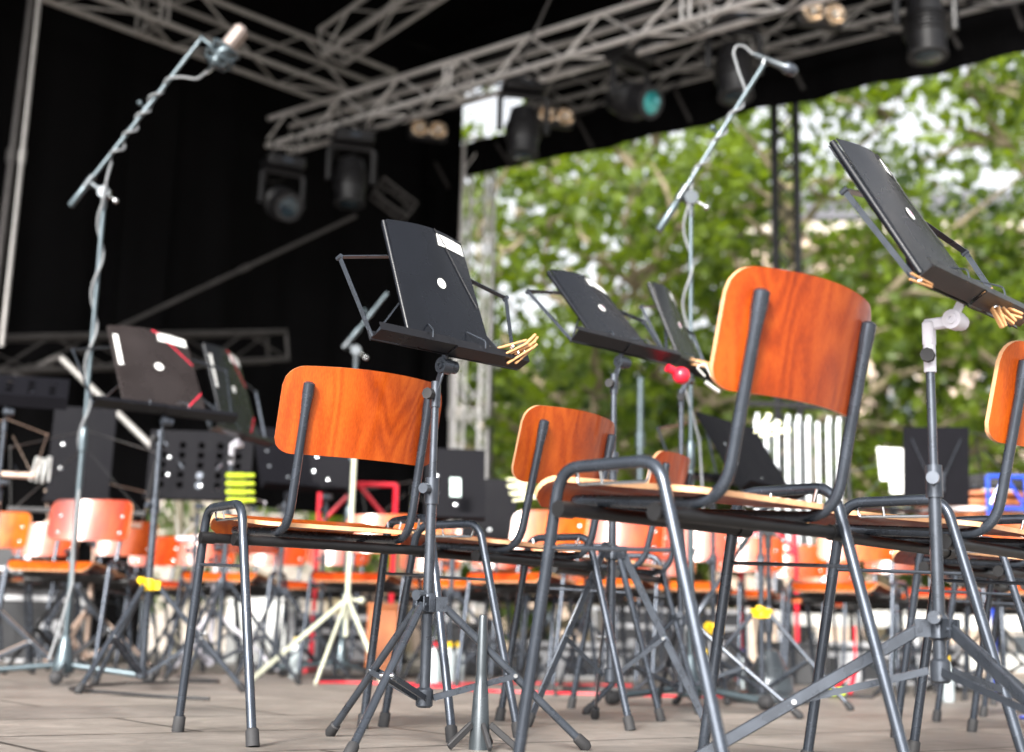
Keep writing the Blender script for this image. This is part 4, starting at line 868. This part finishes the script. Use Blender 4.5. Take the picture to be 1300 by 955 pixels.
# ------------------------------------------------------------------ lamps
def moving_head(px, py, d, sc_y, rz, tilt, lens, label, hang=.25):
    p = at(px, py, d); t = thing('moving_head_lamp', p, rz, label, 'stage lamp', 'moving head lamps on the trusses'); k_ = sc_y
    MB().box((0, 0, .36 * k_), (.34 * k_, .26 * k_, .11 * k_), bev=.02 * k_).build('base', 'lamp_black', t)
    MB().tube(fillet([(-.19 * k_, 0, -.02), (-.19 * k_, 0, .28 * k_), (.19 * k_, 0, .28 * k_), (.19 * k_, 0, -.02)], .05 * k_, 5), .026 * k_, 8).build('yoke', 'lamp_black', t)
    ax = V((0, -sin(tilt), -cos(tilt)))
    MB().lathe([(.05 * k_, -.2 * k_), (.1 * k_, -.17 * k_), (.13 * k_, -.05 * k_), (.135 * k_, .06 * k_), (.12 * k_, .12 * k_), (.115 * k_, .21 * k_), (.10 * k_, .22 * k_)], (0, 0, 0), ax, 20).build('head', 'lamp_black', t)
    MB().lathe([(.098 * k_, .222 * k_), (.07 * k_, .235 * k_), (.002, .24 * k_)], (0, 0, 0), ax, 20).build('lens', lens, t)
    hd = t.children[-2] if False else None
    m = MB()
    for q in range(5): m.lathe([(.137 * k_, -.006), (.144 * k_, 0), (.137 * k_, .006)], ax * (-.04 + q * .028) * k_, ax, 20)
    m.build('cooling_fins', 'lamp_black', t); MB().lathe([(.118 * k_, -.012), (.126 * k_, -.008), (.126 * k_, .012), (.1 * k_, .014)], ax * .215 * k_, ax, 20).build('lens_ring', 'rubber', t)
    MB().box((0, -.135 * k_, .36 * k_), (.09 * k_, .01, .045 * k_), bev=.003).build('display', 'stand', t)
    MB().tube(fillet([(-.08, .1, .36 * k_), (-.14, .12, .2 * k_), (.05, .12, .24 * k_), (.1, .1, .4 * k_ + hang)], .08, 6), .004, 6).build('safety_wire', 'truss_dark', t)
    for sx in (-1, 1): MB().tube([(sx * .1 * k_, 0, .4 * k_), (sx * .1 * k_, 0, .4 * k_ + hang)], .012, 8).build('clamp', 'truss_dark', t)
moving_head(357, 258, 12.0, 1.0, .5, 1.15, 'lens_dark', 'leftmost dim stage lamp with a bluish lens under the truss end'); moving_head(445, 228, 12.0, 1.05, .3, .1, 'lens_dark', 'dim stage lamp pointing straight down, second from the left')
moving_head(664, 165, 11.2, 1.05, .2, .1, 'lens_dark', 'stage lamp pointing straight down beside the bright vent gap'); moving_head(800, 128, 10.6, 1.05, .75, 1.25, 'lens_teal', 'stage lamp with glowing teal lens facing the stage')
moving_head(932, 88, 10.2, 1.1, .2, .15, 'lens_dark', 'stage lamp pointing down behind the central microphone'); moving_head(1175, 32, 9.6, 1.15, .1, .1, 'lens_dark', 'large stage lamp at the top right pointing down', hang=.1)
def blinder(px, py, d, label):
    p = at(px, py, d); t = thing('blinder_lamp', p, .25, label, 'stage lamp', 'two-eyed blinder lamps')
    MB().box((0, .05, 0), (.36, .1, .18), bev=.02).build('housing', 'lamp_black', t)
    for sx in (-.087, .087):
        l_ = MB().lathe([(.078, .01), (.08, -.03), (.072, -.032), (.05, -.005), (.02, .008)], (sx, -.01, 0), (0, 1, .0), 20).build('reflector', 'lens_warm', t)
        MB().ball((sx, -.03, 0), .022, 12).build('bulb', 'white_plastic', l_)
    MB().tube([(0, .05, .09), (0, .05, .3)], .014, 8).build('clamp', 'truss_dark', t)
blinder(1044, 18, 9.6, 'two-eyed blinder lamp at the top right of the truss'); blinder(544, 165, 12.6, 'two-eyed blinder lamp left of the bright vent gap'); blinder(705, 148, 12.4, 'two-eyed blinder lamp deep behind the main truss near the vent gap')

def drape(A, B, n_, sag, label, r=.011, seed=1):
    rr = random.Random(seed); A = V(A); B = V(B); P = []
    for i in range(n_):
        a = A.lerp(B, i / n_); b = A.lerp(B, (i + 1) / n_); q = sag * rr.uniform(.4, 1.3)
        for k2 in range(6): f = k2 / 6; P.append(a.lerp(b, f) - V((0, 0, q * 4 * f * (1 - f))))
    P.append(B); t = thing('power_cable', A, 0, label, 'cable', 'cables tied along the trusses'); MB().tube([p - A for p in P], r, 6).build('cable_run', 'black_cable', t)
drape(MA + dr * .4 - V((0, 0, .1)), MA + dr * 9 - V((0, 0, .1)), 11, .12, 'black power cable sagging under the main silver truss'); drape(MA + dr * .9 + V((0, 0, .16)), MA + dr * 8.6 + V((0, 0, .15)), 7, .09, 'second black cable laid along the top of the main silver truss', seed=4)
drape(st(1.9, -.4, 5.25), st(9.3, -.4, 5.25), 9, .13, 'black cable sagging below the truss over the valance', seed=2)
# ------------------------------------------------------------------ trees
def tree(x, y, h, spread, seed, label, nleaf, lsize=.22, mat='leaf', r0=.28, z0=-1.25, bare=.28, nb=11):
    rr = random.Random(seed); t = thing('plane_tree', (x, y, z0), rr.uniform(0, 6), label, 'tree', 'trees beyond the stage'); tr = MB()
    P = [V((0, 0, 0))]; 
    for i in range(1, 7): P.append(V((P[-1].x + rr.uniform(-.25, .25), P[-1].y + rr.uniform(-.25, .25), h * .8 * i / 6)))
    tr.tube(P, [r0 * (1.25 if i == 0 else 1 - i * .13) for i in range(7)], 10).build('trunk', 'bark', t)
    tips = []
    for b in range(nb):
        f = bare + (1 - bare) * (b + rr.random() * .6) / nb; zz = h * .8 * f; k_ = min(5, int(f * 6)); fr = f * 6 - k_; S = P[k_].lerp(P[k_ + 1], min(1, fr))
        a = b * 2.4 + rr.uniform(-.4, .4); L = spread * (1.05 - .55 * f) * rr.uniform(.75, 1.1); Q = [S]
        for i in range(1, 6): Q.append(S + V((cos(a), sin(a), 0)) * L * i / 5 + V((rr.uniform(-.2, .2), rr.uniform(-.2, .2), (h * .06) * i / 5 * (1.5 + f * 2) + rr.uniform(-.15, .15)))); a += rr.uniform(-.15, .15)
        br = MB().tube(Q, [r0 * .42 * (1 - i * .17) * (1.1 - f * .5) for i in range(6)], 7)
        for i in (2, 3, 4, 5):
            for s2 in range(2):
                d = V((rr.uniform(-1, 1), rr.uniform(-1, 1), rr.uniform(-.5, .9))) * spread * .3; E = Q[i] + d
                br.tube([Q[i], Q[i].lerp(E, .5) + V((0, 0, .1)), E], [.05, .035, .012], 5); tips.append(E); tips.append(Q[i].lerp(E, .55))
        br.build('branch', 'bark', t); tips.append(Q[-1])
    tips += [P[-1] + V((rr.uniform(-1, 1), rr.uniform(-1, 1), rr.uniform(0, 1.2))) for _ in range(5)]
    vs, fs = [], []; per = max(1, nleaf // len(tips))
    for c in tips:
        R_ = spread * rr.uniform(.09, .2); n_ = int(per * rr.uniform(.5, 1.5))
        for _ in range(n_):
            while True:
                q = V((rr.uniform(-1, 1), rr.uniform(-1, 1), rr.uniform(-1, 1)))
                if q.length < 1: break
            p = c + V((q.x * R_ * 1.3, q.y * R_ * 1.3, q.z * R_ * .75))
            nn = V((rr.gauss(0, 1), rr.gauss(0, 1), rr.gauss(.7, 1))).normalized(); u, w = frame(nn); ang = rr.uniform(0, 6.28); u, w = u * cos(ang) + w * sin(ang), w * cos(ang) - u * sin(ang)
            s2 = lsize * rr.uniform(.6, 1.15); o = len(vs); dr_ = nn * -s2 * .18
            for (a_, b_, k2) in ((0, -.5, 1), (.42, -.28, 0), (.5, .12, 1), (.16, .2, 0), (0, .62, 1), (-.16, .2, 0), (-.5, .12, 1), (-.42, -.28, 0)): vs.append(p + u * a_ * s2 + w * b_ * s2 + dr_ * k2)
            fs.append(tuple(range(o, o + 8)))
    me = bpy.data.meshes.new('crown'); me.from_pydata([tuple(v) for v in vs], [], fs); me.materials.append(MT[mat]); ob = bpy.data.objects.new('crown', me); col.objects.link(ob); ob.parent = t
    return t
tree(1.3, 19.5, 8.8, 4.2, 11, 'leafy tree right of the corner tower, its top lace-like against the white sky', 3400, r0=.2)
tree(4.4, 21.5, 10.6, 4.8, 12, 'leafy tree behind the nearest chair backrest', 4800)
tree(8.3, 20.0, 13.0, 5.2, 13, 'tree with pale trunk and forked limbs behind the tilted right folder', 5400, r0=.3)
tree(6.6, 26.0, 9.5, 5.0, 14, 'darker tree further back between the other trees', 4200, mat='leaf_dark', lsize=.27)
tree(.5, 27.0, 6.0, 4.4, 15, 'darker tree further back near the corner tower', 3600, mat='leaf_dark', lsize=.27)
tree(11.5, 25.0, 13.5, 5.4, 16, 'bright leafy tree at the right edge', 6200, lsize=.27)
tree(3.2, 29.5, 7.5, 4.6, 18, 'dark rounded tree far behind the central stands', 8000, mat='leaf_dark', lsize=.27)
tree(-1.6, 23.5, 11.0, 4.4, 19, 'tree whose top shows through the gap beside the valance', 4200, r0=.2)
tree(-3.5, 31.0, 9.0, 4.5, 17, 'tree glimpsed under the raised curtain hem', 4000, mat='leaf_dark', lsize=.22)

# ------------------------------------------------------------------ buildings
def building(name, x0, x1, y, h, label, mat, nx, nz, rz=0, z0=-1.25):
    t = thing(name, ((x0 + x1) / 2, y, z0), rz, label, 'building', 'buildings beyond the trees'); w = x1 - x0; dp = 10
    # facade with real recessed openings: piers + spandrels
    ww, wh = w / nx * .42, h / nz * .56; m = MB(); th = .4
    for i in range(nx + 1):
        xa = -w / 2 + (w / nx) * (i - .5) + ww / 2 if i else -w / 2; xb = -w / 2 + (w / nx) * (i + .5) - ww / 2 if i < nx else w / 2
        m.box(((xa + xb) / 2, th / 2, h / 2), (xb - xa, th, h))
    for j in range(nz + 1):
        za = (h / nz) * (j - .5) + wh / 2 if j else 0; zb = (h / nz) * (j + .5) - wh / 2 if j < nz else h
        for i in range(nx): m.box((-w / 2 + (w / nx) * (i + .5), th / 2, (za + zb) / 2), (ww, th, zb - za))
    m.box((0, dp / 2 + .2, h / 2), (w, dp, h)) if False else None
    for sx in (-1, 1): m.box((sx * (w / 2 - .2), dp / 2 + th / 2, h / 2), (.4, dp - th, h))
    m.box((0, dp - .2, h / 2), (w - .82, .4, h)); m.build('wall', mat, t, smooth=False)
    rf = MB(); o = 0; rf.v = [V((-w / 2 - .4, -.4, h)), V((w / 2 + .4, -.4, h)), V((w / 2 + .4, dp + .4, h)), V((-w / 2 - .4, dp + .4, h)), V((-w / 2 + 2, dp / 2, h + 2.6)), V((w / 2 - 2, dp / 2, h + 2.6))]
    for q in ((0, 1, 5, 4), (1, 2, 5), (2, 3, 4, 5), (3, 0, 4), (0, 3, 2, 1)): rf.face(q)
    rf.build('roof', 'roof_tile', t, smooth=False)
    MB().box((0, -.12, h - .25), (w + .3, .3, .4)).build('cornice', 'trim', t)
    for i in range(nx):
        for j in range(nz):
            cx, cz = -w / 2 + (w / nx) * (i + .5), (h / nz) * (j + .5)
            wd = MB().box((cx, .26, cz), (ww - .01, .06, wh - .01)).build('window', 'window', t, smooth=False)
            f_ = MB()
            for sx in (-1, 1): f_.box((cx + sx * (ww / 2 - .05), .2, cz), (.09, .05, wh - .02))
            for zz in (-1, 0, 1): f_.box((cx, .195, cz + zz * (wh / 2 - .05)), (ww - .2, .05, .08))
            f_.box((cx, .19, cz), (.06, .05, wh - .2)); f_.build('frame', 'trim', wd, smooth=False)
            MB().box((cx, -.06, cz - wh / 2 - .08), (ww + .3, .2, .12)).build('sill', 'trim', wd, smooth=False)
    return t
building('stone_building', 7.5, 30, 44, 15.0, 'tall beige sandstone building glimpsed through the trees at the right', 'stone', 7, 4, rz=-.12)
building('stone_building', -9.5, 8.8, 47, 9.0, 'lower beige building behind the trees in the centre', 'stone', 6, 3)
building('stone_building', -24, -4.0, 34, 5.5, 'pale rendered building seen below the raised curtain hem', 'stone_pale', 6, 2, rz=.1)

# ------------------------------------------------------------------ light
w = bpy.data.worlds.new('World'); sc.world = w; w.use_nodes = True; n = w.node_tree.nodes; l = w.node_tree.links
sky = n.new('ShaderNodeTexSky'); sky.sky_type = 'NISHITA'; sky.sun_disc = False
SE, SA = 31, 200      # elevation, azimuth (clockwise from +Y): behind and left of the camera
sky.sun_elevation = radians(SE); sky.sun_rotation = radians(SA); sky.air_density = 1.0; sky.dust_density = 6; sky.ozone_density = 1.0
bg = n['Background']; bg.inputs['Strength'].default_value = .15; hs = n.new('ShaderNodeHueSaturation'); hs.inputs['Saturation'].default_value = .15; l.new(sky.outputs[0], hs.inputs['Color']); l.new(hs.outputs[0], bg.inputs['Color'])
sun = bpy.data.lights.new('sun', 'SUN'); so = bpy.data.objects.new('sun', sun); col.objects.link(so); sun.energy = 2.6; sun.angle = radians(10); sun.color = (1, .95, .87)
sd = V((sin(radians(SA)) * cos(radians(SE)), cos(radians(SA)) * cos(radians(SE)), sin(radians(SE)))); so.rotation_euler = sd.to_track_quat('Z', 'Y').to_euler()
sc.view_settings.view_transform = 'Standard'; sc.view_settings.look = 'None'; sc.view_settings.gamma = 1; sc.view_settings.use_curve_mapping = False; sc.view_settings.exposure = 1.45
sc.cycles.use_denoising = True; sc.cycles.max_bounces = 8; sc.cycles.transparent_max_bounces = 4; sc.cycles.sample_clamp_indirect = 8
